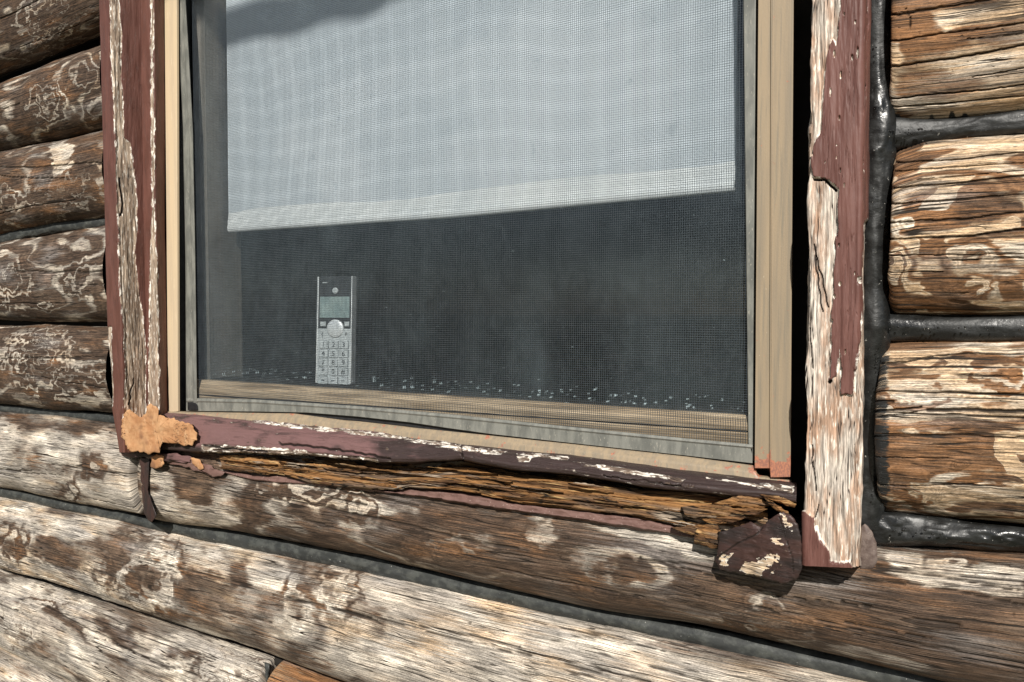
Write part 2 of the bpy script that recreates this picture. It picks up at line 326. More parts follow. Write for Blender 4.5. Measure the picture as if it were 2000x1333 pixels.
# ------------------------------------------------------------------ THE LOG WALL
wall = thing('log_wall', 'cabin wall of weathered peeled logs with black sealant between them, around the window', 'wall', (0, .05, 0)); wall['kind'] = 'thing'
YS, YD = .036, .060          # depth of the seams where they are read off, depth of a log's widest line
def curve(pts, y=YS):
    P = at([p[0] for p in pts], [p[1] for p in pts], y); return P[:, 0], P[:, 2]
def make_log(top, bot, X0, X1, seed, par, amp=2.2, knots=(), cracks=(), blots=(), tars=(), ds=.0022, dt=.0014, fs=2.0, ft=9.0, ncr=6,
             cut0=False, cut1=False, bulge=.060, label=None, tarfn=None, wob=.0016):
    n = int((X1 - X0) / ds) + 1; X = np.linspace(X0, X1, n)
    xt, zt = curve(top); xb, zb = curve(bot); ZT, ZB = interp_lin(X, xt, zt), interp_lin(X, xb, zb)
    zc, h = (ZT + ZB) / 2, (ZT - ZB) / 2; hm = float(np.median(h)); m = int(2.9 * hm / dt) + 1
    th = np.linspace(-R(112), R(112), m)
    s, c = np.sin(th), np.cos(th)
    sz = np.sign(s) * np.abs(s) ** .92; cy = np.where(c > 0, np.abs(c) ** .80, -np.abs(c))
    t = th * (hm * 1.0)
    P = np.zeros((n, m, 3)); Sg, Tg = np.meshgrid(X, t, indexing='ij')
    k = np.ones(n)
    for cut, d in ((cut0, X - X0), (cut1, X1 - X)):
        if cut:
            r = .008; q = np.clip(d / r, 0, 1); k = k * (.93 + .07 * np.sqrt(1 - (1 - q) ** 2))
    und = (fbm(Sg * 5, Tg * 9, seed + 5, 3) - .5) * wob * 5 + (fbm(Sg * 30, Tg * 60, seed + 9, 3) - .5) * wob
    P[..., 0] = X[:, None]; P[..., 2] = zc[:, None] + (h * k)[:, None] * sz[None] * 1.02
    P[..., 1] = YD - (bulge * k)[:, None] * cy[None]
    px, py = pix(P)
    # growth-ring field
    f = amp * (fbm(Sg * fs, Tg * ft, seed, 3) - .5) + .55 * (fbm(Sg * 12, Tg * 30, seed + 3, 3) - .5) * amp * .35
    front = np.abs(th)[None] < R(95)
    bump = np.zeros_like(f); core = np.zeros_like(f)
    for (kx, ky, rx, ry, a) in knots:
        wx = (px - kx) + (fbm(Sg * 30, Tg * 45, seed + 21) - .5) * rx * 2.2 + (fbm(Sg * 110, Tg * 160, seed + 23) - .5) * rx * .7; wy = (py - ky) + (fbm(Sg * 30, Tg * 45, seed + 22) - .5) * ry * 2.0 + (fbm(Sg * 110, Tg * 160, seed + 24) - .5) * ry * .7; a = a * .8
        q = (wx / rx) ** 2 + (wy / ry) ** 2
        g_ = np.exp(-q * .55); f = f * (1 - .85 * g_) + a * g_; bump += .0022 * np.exp(-q * .4); core = np.maximum(core, np.exp(-q * 7))
    crk = np.zeros_like(f); rnd = random.Random(seed)
    for pts in cracks:
        wd = pts[-1] if not isinstance(pts[-1], tuple) else 1.6
        pp = [p for p in pts if isinstance(p, tuple)]
        d = dline(px, py + (vn(px / 34, py * 0, seed) - .5) * 4 + (vn(px / 9, py * 0, seed) - .5) * 1.6, pp); crk = np.maximum(crk, sstep(wd * 1.25, wd * .35, d) * front)
    for _ in range(ncr):
        t0 = rnd.uniform(t[0] * .72, t[-1] * .72); s0 = rnd.uniform(X0, X1); L = rnd.uniform(.06, .35)
        cen = t0 + (vn(Sg * 6, 0 * Sg, seed + 40) - .5) * .012 + (vn(Sg * 60, 0 * Sg, seed + 41) - .5) * .0016
        wd = rnd.uniform(.0006, .0013) * np.clip(1 - ((Sg - s0) / L) ** 2, 0, 1) + 1e-6
        crk = np.maximum(crk, sstep(1.3, .5, np.abs(Tg - cen) / wd) * (wd > .0002))
    bro = np.zeros_like(f)
    for (poly, v, soft) in blots:
        d = sdp(px + (fbm(Sg * 45, Tg * 120, seed + 31) - .5) * 22, py + (fbm(Sg * 45, Tg * 120, seed + 32) - .5) * 16, poly); bro = bro + v * sstep(-soft, soft, d)
    tar = np.zeros_like(f) if tarfn is None else tarfn(px, py, X[:, None] + 0 * f, th[None] + 0 * f)
    N = gnormals(P)
    P = P + N * (und + bump - crk * .0022 - core * .0015)[..., None] 
    sgrid = np.stack([Sg, Tg, np.full_like(Sg, seed * 1.37)], -1)
    parg = np.broadcast_to(np.array(par, float), P.shape)
    A = dict(st=sgrid, fld=f, crk=np.clip(crk + core * .0, 0, 1), bro=bro, tar=tar, par=parg)
    if cut0 or cut1:
        def cap(P, A, first):
            i = 0 if first else -1
            c1 = P[i].copy(); mid = np.array([c1[0, 0], YD + .02, c1[:, 2].mean()])
            rows = [c1 + (mid - c1) * q for q in (.12, .5, 1.0)]
            for q, r_ in zip((0, .001, .003), rows): r_[:, 0] += (-q if first else q)
            rows = np.stack(rows[::-1] if first else rows)
            P2 = np.concatenate([rows, P] if first else [P, rows])
            A2 = {kk: np.concatenate([np.repeat(v[:1], 3, 0), v] if first else [v, np.repeat(v[-1:], 3, 0)]) for kk, v in A.items()}
            return P2, A2
        if cut0: P, A = cap(P, A, True)
        if cut1: P, A = cap(P, A, False)
    return grid('log', P, LOG, wall, A, label)

XL0, XLc = -2.35, at(232, 500, .03)[0]      # left logs run from off-frame to behind the casing
def endx(px, py, y=.03): return float(at(px, py, y)[0])
dark = (.45, .30, .85); 
# left of the window, top to bottom
make_log([(0, -150), (190, -240)], [(0, 124), (100, 84), (190, 46)], XL0, XLc, 11, (.95, .26, .85), 3.2, fs=4, ft=12,
         knots=[(98, 40, 34, 40, 3.2), (175, 5, 20, 18, 1.6)], ncr=5, cracks=[[(0, 40), (90, -10), 1.2]])
make_log([(0, 163), (110, 116), (195, 88)], [(0, 290), (100, 268), (195, 246)], XL0, XLc, 12, (.85, .30, .85), 3.4, fs=4, ft=12,
         knots=[(92, 198, 26, 26, 2.6), (172, 145, 22, 18, -2.2), (190, 215, 14, 14, 1.4)], ncr=4)
make_log([(0, 296), (110, 276), (195, 252)], [(0, 455), (100, 432), (200, 424)], XL0, XLc, 13, (.95, .34, .85), 3.4, fs=4, ft=12,
         knots=[(140, 380, 30, 34, -2.4), (70, 415, 28, 24, 2.0), (15, 395, 16, 20, 1.6)], ncr=4,
         blots=[([(105, 280), (145, 285), (135, 335), (100, 335)], -2.2, 6)], cracks=[[(0, 328), (200, 318), 1.2], [(0, 345), (130, 348), 1.0]])
make_log([(0, 474), (100, 456), (203, 440)], [(0, 624), (100, 628), (206, 626)], XL0, XLc, 14, (.75, .16, .88), 3.6, fs=4, ft=12,
         knots=[(16, 553, 22, 24, 3.0), (82, 597, 18, 8, 1.5), (160, 545, 20, 18, 1.8), (165, 478, 20, 10, -1.6)], ncr=4, cracks=[[(30, 530), (200, 532), 1.5], [(150, 558), (205, 556), 1.0]])
make_log([(0, 637), (120, 637), (208, 638)], [(0, 792), (100, 799), (214, 806)], XL0, XLc, 15, (.8, .22, .88), 3.6, fs=4, ft=12,
         knots=[(68, 690, 34, 34, -3.4), (78, 656, 12, 7, 1.2), (150, 750, 40, 20, 2.2), (205, 795, 16, 8, 1.2)], ncr=4, cracks=[[(0, 702), (200, 698), 1.0], [(80, 738), (200, 760), 1.0]])
# the log left of the joint under the casing corner
XJ = endx(281, 950)
make_log([(0, 806), (120, 816), (214, 830), (290, 838)], [(0, 955), (150, 984), (282, 1012)], XL0, XJ, 16, (-.25, .22, .4), 2.0, cut1=True,
         knots=[(183, 913, 16, 16, 1.1), (140, 960, 16, 18, 1.0)], ncr=16, blots=[([(30, 880), (150, 850), (250, 890), (230, 940), (60, 950)], 1.1, 22)],
         cracks=[[(100, 905), (270, 930), 1.6], [(0, 915), (60, 920), 1.2], [(130, 945), (150, 975), 1.6]])
# the long log under the window
XK = endx(297, 950)
long_top = [(290, 838), (700, 905), (1000, 950), (1300, 985), (1700, 1052), (1800, 1066), (2000, 1076)]
def tar_long(px, py, X, th): return np.where(px > 1690, sstep(1080, 1066, py) * .7, 0)
make_log(long_top, [(302, 1014), (480, 1042), (700, 1086), (900, 1134), (1120, 1182), (1340, 1220), (1490, 1250), (1690, 1294), (2000, 1362)],
         XK, .55, 17, (.8, .27, .70), 3.2, fs=2.6, ft=11, cut0=True, ds=.0017,
         knots=[(413, 912, 14, 16, 2.0), (625, 960, 60, 14, 1.6), (700, 985, 30, 20, -2.0), (1212, 1118, 60, 28, 1.3), (1480, 1213, 50, 22, -1.8), (880, 1070, 40, 16, 1.6), (1060, 1050, 36, 24, .8), (330, 1010, 60, 14, 1.0), (1850, 1105, 30, 10, 1.5)],
         ncr=22, cracks=[[(1710, 1107), (2000, 1156), 1.9], [(1650, 1130), (1780, 1140), (2000, 1181), 2.0], [(1860, 1085), (2000, 1108), 1.8], [(1650, 1215), (1820, 1250), 1.2], [(1900, 1190), (2000, 1200), 1.3],
                         [(1480, 1160), (1700, 1185), 1.2], [(1250, 1090), (1420, 1130), 1.3]],
         blots=[([(1740, 1085), (1850, 1095), (2000, 1130), (2000, 1170), (1800, 1150), (1720, 1115)], -2.0, 12), ([(290, 960), (470, 1010), (460, 1035), (300, 1005)], -1.2, 14),
                ([(650, 975), (800, 975), (830, 1010), (660, 1000)], -1.4, 10), ([(1180, 1100), (1245, 1105), (1250, 1140), (1185, 1140)], -.5, 14),
                ([(700, 1020), (1100, 1100), (1500, 1180), (1500, 1230), (1000, 1140), (700, 1080)], .8, 30), ([(1690, 1140), (2000, 1190), (2000, 1330), (1500, 1230), (1500, 1180)], .7, 20),
                ([(1000, 985), (1300, 1040), (1300, 1070), (1000, 1010)], -1.3, 12)], tarfn=tar_long, label='long log under the window sill, dark brown with grey patches')
# below it
make_log([(0, 973), (160, 1006), (300, 1038), (480, 1076), (700, 1116), (900, 1164), (1120, 1210), (1340, 1262), (1490, 1293), (1690, 1334), (2000, 1400)],
         [(0, 1107), (200, 1171), (400, 1239), (520, 1278), (640, 1322), (900, 1408), (1400, 1560)], XL0, .5, 18, (-.60, .33, .40), 1.8, ds=.0022, dt=.0017,
         knots=[(285, 1130, 44, 46, 1.45), (195, 1130, 14, 14, .9), (662, 1150, 26, 34, 1.5), (580, 1185, 20, 40, 1.2), (20, 1070, 20, 24, 1.3)], ncr=34,
         blots=[([(760, 1180), (1100, 1230), (1700, 1345), (1400, 1400), (760, 1300)], -.8, 30), ([(110, 1050), (250, 1060), (250, 1100), (140, 1110), (0, 1080), (0, 1050)], 2.0, 16), ([(250, 1105), (310, 1100), (318, 1150), (290, 1175), (255, 1160)], 1.6, 8), ([(430, 1075), (490, 1085), (480, 1150), (450, 1130)], 1.5, 10),
                ([(370, 1060), (410, 1065), (400, 1090)], 1.3, 8), ([(560, 1130), (600, 1150), (590, 1230), (560, 1200)], 1.3, 12), ([(680, 1180), (760, 1190), (745, 1330), (690, 1330)], 1.3, 14), ([(0, 1010), (60, 1020), (60, 1040), (0, 1030)], 1.2, 10)],
         cracks=[[(560, 1165), (900, 1250), (1250, 1333), 1.6], [(900, 1180), (1300, 1270), 1.2], [(340, 1080), (350, 1048), 1.0]])
make_log([(0, 1121), (200, 1187), (400, 1253), (518, 1293)], [(0, 1264), (140, 1332), (300, 1410), (500, 1500)], XL0, endx(516, 1310), 19, (-.85, .2, .5), 2.6, cut1=True,
         knots=[(30, 1235, 30, 22, 1.6), (455, 1310, 44, 22, 2.8), (90, 1180, 40, 8, 1.2)], ncr=22,
         blots=[([(60, 1165), (280, 1235), (260, 1270), (90, 1200)], 1.3, 14), ([(330, 1260), (400, 1275), (380, 1300), (320, 1290)], 1.4, 8)],
         cracks=[[(80, 1180), (330, 1310), 1.4], [(200, 1200), (420, 1290), 1.2]])
make_log([(526, 1296), (640, 1337), (900, 1425), (1400, 1580)], [(526, 1500), (900, 1640), (1400, 1800)], endx(530, 1315), .5, 20, (.6, .9, .3), 1.6, cut0=True, ncr=8, dt=.003, ds=.004)
make_log([(0, 1277), (135, 1342), (300, 1424), (500, 1512)], [(0, 1420), (300, 1590), (500, 1690)], XL0, endx(700, 1500), 21, (-.9, .35, .3), 1.4, ncr=12)
# right of the window
def tar_right(px, py, X, th):
    a = sstep(1748, 1728, px + (fbm(px / 9, py / 9, 3) - .5) * 14) * .6
    return a
XR = .22
def redge(px): return endx(px, 600, .02)
make_log([(1730, -160), (2000, -200)], [(1739, 240), (1860, 232), (2000, 217)], redge(1730), XR, 31, (-.3, .84, .45), 1.3, cut0=True, ds=.0012, dt=.0006, ncr=2,
         cracks=[[(1725, 33), (1820, 18), (1915, 0), (1960, -9), 2.4], [(1735, 83), (1860, 63), (2000, 44), 1.7], [(1735, 133), (1860, 115), (2000, 88), 2.4], [(1735, 195), (1860, 182), (2000, 165), 1.6], [(1900, 150), (2000, 134), 1.0], [(1890, 75), (2000, 66), .8],
                 [(1768, 15), (1778, 35), (1776, 60), .8]],
         blots=[([(1750, 48), (1815, 30), (1820, 60), (1765, 68)], 1.5, 8), ([(1820, 25), (2000, 0), (2000, 25), (1880, 50), (1850, 60)], -2.6, 9), ([(1752, 145), (1830, 135), (1900, 150), (1940, 170), (1860, 200), (1750, 195)], 1.3, 14),
                ([(1760, 80), (1900, 60), (1890, 90), (1770, 105)], 1.0, 14), ([(1750, 210), (1790, 215), (1770, 235), (1740, 235)], 1.8, 6), ([(1865, 115), (1915, 105), (1910, 140), (1860, 140)], -2.4, 8), ([(1730, 80), (1755, 85), (1760, 130), (1735, 130)], -1.6, 7),
                ([(1900, 70), (2000, 60), (2000, 110), (1940, 110)], .6, 14)], tarfn=lambda px, py, X, th: np.maximum(tar_right(px, py, X, th), sstep(222, 238, py + .04 * (px - 1740) + (vn(px / 13, 0 * px, 9) - .5) * 26) * .75),
         label='topmost log right of the window, tan with long straight cracks')
make_log([(1756, 288), (1805, 270), (1900, 259), (2000, 251)], [(1730, 614), (1860, 618), (2000, 620)], redge(1738), XR, 32, (.05, .74, .88), 5.0, fs=5.5, ft=13, cut0=True, ds=.0012, dt=.0006, ncr=2,
         knots=[(1886, 507, 34, 20, 1.9), (1752, 530, 17, 26, 2.4), (1762, 442, 20, 14, -1.5), (1905, 565, 34, 16, -1.3), (1960, 560, 24, 16, 1.4), (1860, 590, 40, 12, 1.4)],
         cracks=[[(1740, 314), (1860, 310), (2000, 297), 1.6], [(1738, 332), (2000, 318), 1.0], [(1732, 366), (1860, 358), (2000, 344), 1.7], [(1732, 397), (1860, 391), (2000, 380), 1.6], [(1730, 434), (1900, 427), (2000, 415), 1.6], [(1732, 466), (1900, 462), (2000, 449), 1.8],
                 [(1733, 498), (2000, 498), 1.0], [(1860, 509), (1910, 508), 1.6], [(1733, 530), (1840, 531), 1.1], [(1940, 504), (2000, 506), 1.2], [(1790, 350), (2000, 334), .8]],
         blots=[([(1790, 410), (1900, 340), (2000, 350), (2000, 410), (1850, 440), (1790, 440)], 1.6, 10), ([(1795, 408), (1850, 350), (1905, 343), (1870, 375), (1850, 412)], -3.2, 6), ([(1790, 470), (1840, 465), (1850, 500), (1800, 512)], 2.4, 6),
                ([(1732, 468), (2000, 452), (2000, 620), (1732, 616)], -.5, 8), ([(1812, 462), (2000, 448), (2000, 470), (1900, 476)], 1.6, 6), ([(1805, 530), (1850, 535), (1925, 578), (1840, 584), (1800, 560)], 3.0, 7), ([(1810, 590), (1900, 592), (1990, 602), (1900, 612), (1820, 606)], 2.0, 6), ([(1745, 300), (1800, 285), (1900, 285), (1840, 300), (1790, 330), (1748, 350)], 1.2, 6), ([(1730, 560), (1765, 565), (1790, 612), (1735, 610)], 2.2, 6), ([(1945, 540), (2000, 535), (2000, 585), (1960, 585)], 2.0, 7), ([(1820, 270), (2000, 255), (2000, 268), (1860, 290), (1790, 300)], -1.8, 6),
                ([(1745, 305), (1800, 300), (1790, 350), (1745, 360)], .9, 8), ([(1743, 430), (1780, 422), (1786, 445), (1745, 455)], -3, 5), ([(1780, 456), (1960, 440), (1980, 425), (2000, 430), (1990, 447), (1800, 468)], -2.6, 5)], tarfn=tar_right,
         label='log right of the window at mid height, two ringed knots and brown and cream bands')
make_log([(1725, 668), (1860, 664), (2000, 663)], [(1712, 1003), (1860, 1017), (2000, 1030)], redge(1722), XR, 33, (-.2, .80, .88), 4.4, fs=3.6, ft=15, cut0=True, ds=.0012, dt=.0006, ncr=3,
         knots=[(1785, 712, 50, 14, -1.5), (1960, 735, 60, 26, 1.7), (1790, 775, 60, 16, -1.6), (1850, 835, 60, 9, 1.2), (1900, 965, 90, 22, -2.0), (1780, 960, 40, 24, 1.4), (1880, 903, 10, 6, 1.0)],
         cracks=[[(1812, 802), (2000, 803), 3.6], [(1712, 805), (1800, 797), 2.0], [(1716, 712), (1770, 710), (1830, 697), (1920, 692), (2000, 693), 1.5], [(1712, 785), (1745, 786), 2.2], [(1708, 853), (1850, 850), (2000, 855), 1.6], [(1870, 736), (2000, 737), .9], [(1715, 893), (1850, 895), 1.0], [(1720, 815), (1790, 806), 1.4], [(1720, 948), (1900, 946), 1.0]],
         blots=[([(1730, 720), (1840, 735), (1850, 750), (1780, 750), (1740, 745)], 1.6, 8), ([(1895, 700), (2000, 695), (2000, 755), (1885, 755)], 1.1, 8), ([(1830, 745), (1870, 705), (1900, 705), (1880, 760), (1920, 775), (2000, 780), (1870, 782)], -3, 7), ([(1745, 690), (1830, 700), (1810, 720), (1745, 712)], -3, 6),
                ([(1712, 862), (1940, 855), (1975, 915), (1850, 925), (1720, 940)], 2.1, 9), ([(1945, 850), (1975, 850), (1985, 890), (2000, 915), (2000, 945), (1970, 915), (1945, 885)], -5, 5), ([(1790, 945), (1990, 955), (2000, 980), (1830, 985)], -2.4, 8), ([(1740, 935), (1780, 965), (1820, 1000), (1790, 1000), (1745, 960)], 2.6, 6),
                ([(1740, 752), (1820, 752), (1850, 780), (1745, 778)], -2.2, 7), ([(1850, 975), (1980, 985), (1980, 1010), (1850, 1000)], 1.8, 7), ([(1770, 832), (1930, 818), (2000, 850), (1960, 840), (1800, 842)], 2.2, 4)], tarfn=tar_right,
         label='lower log right of the window, golden bands and one deep black crack')
# knot holes: little dark pits drilled by insects, as lumps of shadowed wood
def lump(name, poly, y0, h, mat, parent, seed=0, rings=5, back=.012, n=64, rough=.25, tilt=(0, 0), attrs_fn=None, label=None, flat=.55, stdir=0):
    """a solid piece with a photographed outline: back edge, rounded rim and uneven front"""
    poly = np.array(poly, float); c = poly.mean(0); L = np.linalg.norm(np.roll(poly, -1, 0) - poly, axis=1); cum = np.r_[0, np.cumsum(L)]
    u = np.linspace(0, cum[-1], n, endpoint=False); pp = np.vstack([poly, poly[:1]])
    ox, oy = np.interp(u, cum, pp[:, 0]), np.interp(u, cum, pp[:, 1])
    ox = ox + (fbm(u * .12, u * 0, seed) - .5) * rough * 14; oy = oy + (fbm(u * .12, u * 0 + 5, seed + 1) - .5) * rough * 14
    ks = [1.0, 1.0] + list(np.linspace(.96, 0, rings)); P = np.zeros((len(ks), n, 3))
    for i, k in enumerate(ks):
        x, y = c[0] + (ox - c[0]) * k, c[1] + (oy - c[1]) * k
        prof = 0 if i == 0 else (1 - (1 - flat) * (k ** 3) if i > 1 else flat * .8)
        dep = y0 + back if i == 0 else y0 - h * prof * (1 + rough * 1.3 * (fbm(x / 16, y / 16, seed + 2) - .5)) + tilt[0] * (x - c[0]) + tilt[1] * (y - c[1])
        if mat is ROT and i > 0: dep = dep + (fbm(x * .022, (y - .13 * x) * .42, seed + 6, 3) - .5) * .009
        P[i] = at(x, y, dep)
    P = np.concatenate([P, P[:, :1]], 1)
    px, py = pix(P); A = None
    st = np.stack([P[..., 0] if stdir == 0 else P[..., 2], P[..., 2] if stdir == 0 else P[..., 0], 0 * px + seed], -1)
    A = dict(st=st, crk=0 * px, msk=0 * px - 30, rst=0 * px)
    if attrs_fn: A.update(attrs_fn(px, py))
    return grid(name, P, mat, parent, A, label)

# backing timbers behind the logs, leaving the window opening free
WX0, WX1 = at(350, 600, .08)[0] - .03, at(1560, 600, .08)[0]
ZBOT = at(900, 900, .08)[2] - .03
box('backing_board', -3.2, WX0, .125, .155, -.0, 2.75, DARK, wall)
box('backing_board', WX1, 1.6, .125, .155, 0, 2.75, DARK, wall)
box('backing_board', WX0 + .001, WX1 - .001, .125, .155, 0, ZBOT, DARK, wall)
box('backing_board', WX0 + .001, WX1 - .001, .125, .155, 2.40, 2.75, DARK, wall)

# ------------------------------------------------------------------ sealant beads and dark gap-shade strips between the logs
def bead(pts, rad, mat, seed, y=YS + .006, X0=None, X1=None, vertical=False, flat=.75, wob=.35, ds=.002, label=None):
    P = at([p[0] for p in pts], [p[1] for p in pts], y); r = rad if hasattr(rad, '__len__') else [rad] * len(pts)
    if vertical:
        o = np.argsort(P[:, 2]); P = P[o]; r = np.array(r)[o]; key = P[:, 2]; a, b = key[0], key[-1]
    else:
        o = np.argsort(P[:, 0]); P = P[o]; r = np.array(r)[o]; key = P[:, 0]; a = X0 if X0 is not None else key[0]; b = X1 if X1 is not None else key[-1]
    K = np.linspace(a, b, int((b - a) / ds) + 2); X = interp_lin(K, key, P[:, 0]); Z = interp_lin(K, key, P[:, 2]); rr = np.clip(interp_lin(K, key, r), min(r) * .8, max(r) * 1.2)
    m = 26; th = np.linspace(-R(100), R(100), m); G = np.zeros((len(K), m, 3)); Kg, Tg = np.meshgrid(K, th, indexing='ij')
    rad_ = rr[:, None] * (1 + wob * (fbm(Kg * 16, Tg * 1.0, seed, 3) - .5) + wob * .55 * (fbm(Kg * 110, Tg * 4, seed + 2, 3) - .5) * sstep(.5, .68, fbm(Kg * 9, Tg * .4, seed + 4, 2)))
    off = rad_ * np.sin(Tg); dep = y + .004 - rad_ * np.cos(Tg) * flat
    if vertical: G[..., 0] = X[:, None] + off; G[..., 2] = Z[:, None]
    else: G[..., 0] = X[:, None]; G[..., 2] = Z[:, None] + off
    G[..., 1] = dep
    return grid('sealant_or_shade_bead', G, mat, wall, None, label)
bead([(0, 143), (190, 66)], .008, DARK, 1, y=.075, X0=XL0, X1=XLc)  # open gap, no sealant: black strip painted in for its shade
bead([(0, 293), (195, 249)], .007, DARK, 2, y=.06, X0=XL0, X1=XLc)
bead([(0, 466), (100, 445), (203, 433)], .011, TARD, 3, y=.046, X0=XL0, X1=XLc)
bead([(0, 631), (208, 632)], .007, DARK, 4, y=.058, X0=XL0, X1=XLc)
bead([(0, 799), (214, 819)], .010, TARD, 5, y=.046, X0=XL0, X1=XLc)
seam5 = [(0, 963), (160, 995), (300, 1025), (480, 1059), (700, 1101), (900, 1149), (1120, 1196), (1340, 1241), (1490, 1272), (1690, 1315), (2000, 1382)]
bead(seam5, [.011, .010, .011, .014, .013, .012, .011, .011, .012, .012, .013], TARD, 6, y=.044, X0=XL0, X1=.5)
bead([(0, 1114), (200, 1179), (400, 1246), (520, 1287), (640, 1330), (900, 1417)], .008, DARK, 7, y=.055, X0=XL0, X1=.4)
bead([(0, 1270), (138, 1337), (300, 1417), (500, 1506)], .008, DARK, 8, y=.055, X0=XL0, X1=-.6)
bead([(1700, 262), (1780, 262), (1860, 252), (2000, 237)], [.020, .014, .0105, .0105], TAR, 9, y=.034, X0=at(1702, 262, .034)[0], X1=.5)
bead([(1700, 640), (1800, 641), (2000, 643)], [.014, .0125, .0125], TAR, 10, y=.034, X0=at(1702, 640, .034)[0], X1=.5)
bead([(1695, 1030), (1750, 1034), (1850, 1043), (2000, 1057)], [.015, .016, .0145, .011], TAR, 11, y=.028, X0=at(1700, 1030, .03)[0], X1=.5, wob=.7)
bead([(1712, -160), (1710, 0), (1714, 150), (1716, 255), (1711, 300), (1706, 380), (1706, 450), (1706, 560), (1705, 640), (1702, 760), (1699, 850), (1698, 930), (1694, 1030)],
     [.0125, .012, .012, .015, .016, .0135, .0125, .0125, .016, .013, .0125, .0125, .015], TAR, 12, y=.026, vertical=True, flat=.85, label='upright black sealant bead between the post and the log ends')
rnd = random.Random(5)
def blobs(n, fx, fy, seed, r0=1.0, r1=2.6):
    for i in range(n):
        q = rnd.random(); x, y = fx(q) + rnd.uniform(-4, 4), fy(q) + rnd.uniform(-5, 5); r = rnd.uniform(r0, r1)
        pl = [(x + r * math.cos(a) * rnd.uniform(.8, 1.4), y + r * math.sin(a) * rnd.uniform(.6, 1.1)) for a in np.linspace(0, 6.28, 9)[:-1]]
        V = []
        for k, dp in ((1, 0), (.75, -.0012), (.3, -.002)):
            c = np.mean(pl, 0); V += [at(c[0] + (p[0] - c[0]) * k, c[1] + (p[1] - c[1]) * k, seed[0] + dp) for p in pl]
        Fc = [[a * 8 + b, a * 8 + (b + 1) % 8, (a + 1) * 8 + (b + 1) % 8, (a + 1) * 8 + b] for a in range(2) for b in range(8)] + [[16 + b for b in range(8)]]
        BL_V.extend([len(BL_V) and v.tolist() or v.tolist() for v in V]); base = len(BL_V) - 24; BL_F.extend([[base + q_ for q_ in f_] for f_ in Fc])
BL_V, BL_F = [], []
blobs(26, lambda q: 1710 + 110 * q, lambda q: 262 - 6 * q, (.020,)); blobs(20, lambda q: 1720 + 280 * q, lambda q: 640 + 3 * q, (.022,)); blobs(9, lambda q: 1705 + 160 * q, lambda q: 1030 + 14 * q, (.012,), 1.5, 4)
blobs(30, lambda q: 1716 - 10 * q, lambda q: 660 + 330 * q, (.014,), .8, 2.0); blobs(10, lambda q: 1712, lambda q: 20 + 200 * q, (.014,), .8, 2)
o = mesh('sealant_drops', BL_V, BL_F, TAR, wall, True); o['kind'] = 'stuff'
# rotten strip in the joint of the logs under the corner
lump('joint_strip', [(274, 893), (292, 893), (291, 925), (289, 955), (296, 985), (306, 1008), (296, 1020), (284, 1012), (279, 975), (275, 935)], -.003, .003, BLOCKP, wall, 51, rough=.45, back=.05,
     label='peeling maroon strip wedged in the log joint', stdir=1)
lump('joint_strip', [(514, 1292), (528, 1298), (524, 1345), (508, 1345)], .045, .012, TARD, wall, 52, rough=.3, back=.05)
lump('paint_smear', [(1672, 1040), (1690, 1022), (1702, 1035), (1712, 1060), (1714, 1095), (1705, 1112), (1680, 1113), (1674, 1095)], .012, .006, SMEAR, wall, 53, rough=.2, back=.03)

# ------------------------------------------------------------------ THE WOODEN CASING ROUND THE WINDOW
case = thing('window_casing', 'peeling maroon wooden casing and rotten sill around the screened window', 'window casing', (-.7, 0, 1.2))
def rails(R_, n, subs, key):
    """3D surface through rails of (px, py, depth); key 0 resamples along px, 1 along py"""
    lo = max(min(p[key] for p in r) for r in R_); hi = min(max(p[key] for p in r) for r in R_); K = np.linspace(0, 1, n); G = []
    for r in R_:
        r = sorted(r, key=lambda p: p[key]); P = at([p[0] for p in r], [p[1] for p in r], [p[2] for p in r])
        kk = np.array([p[key] for p in r], float); kk = (kk - kk[0]) / (kk[-1] - kk[0]); G.append(np.stack([np.interp(K, kk, P[:, i]) for i in range(3)], 1))
    out = []
    for i in range(len(G) - 1):
        for q in np.linspace(0, 1, subs[i], endpoint=False): out.append(G[i] * (1 - q) + G[i + 1] * q)
    out.append(G[-1]); return np.stack(out)
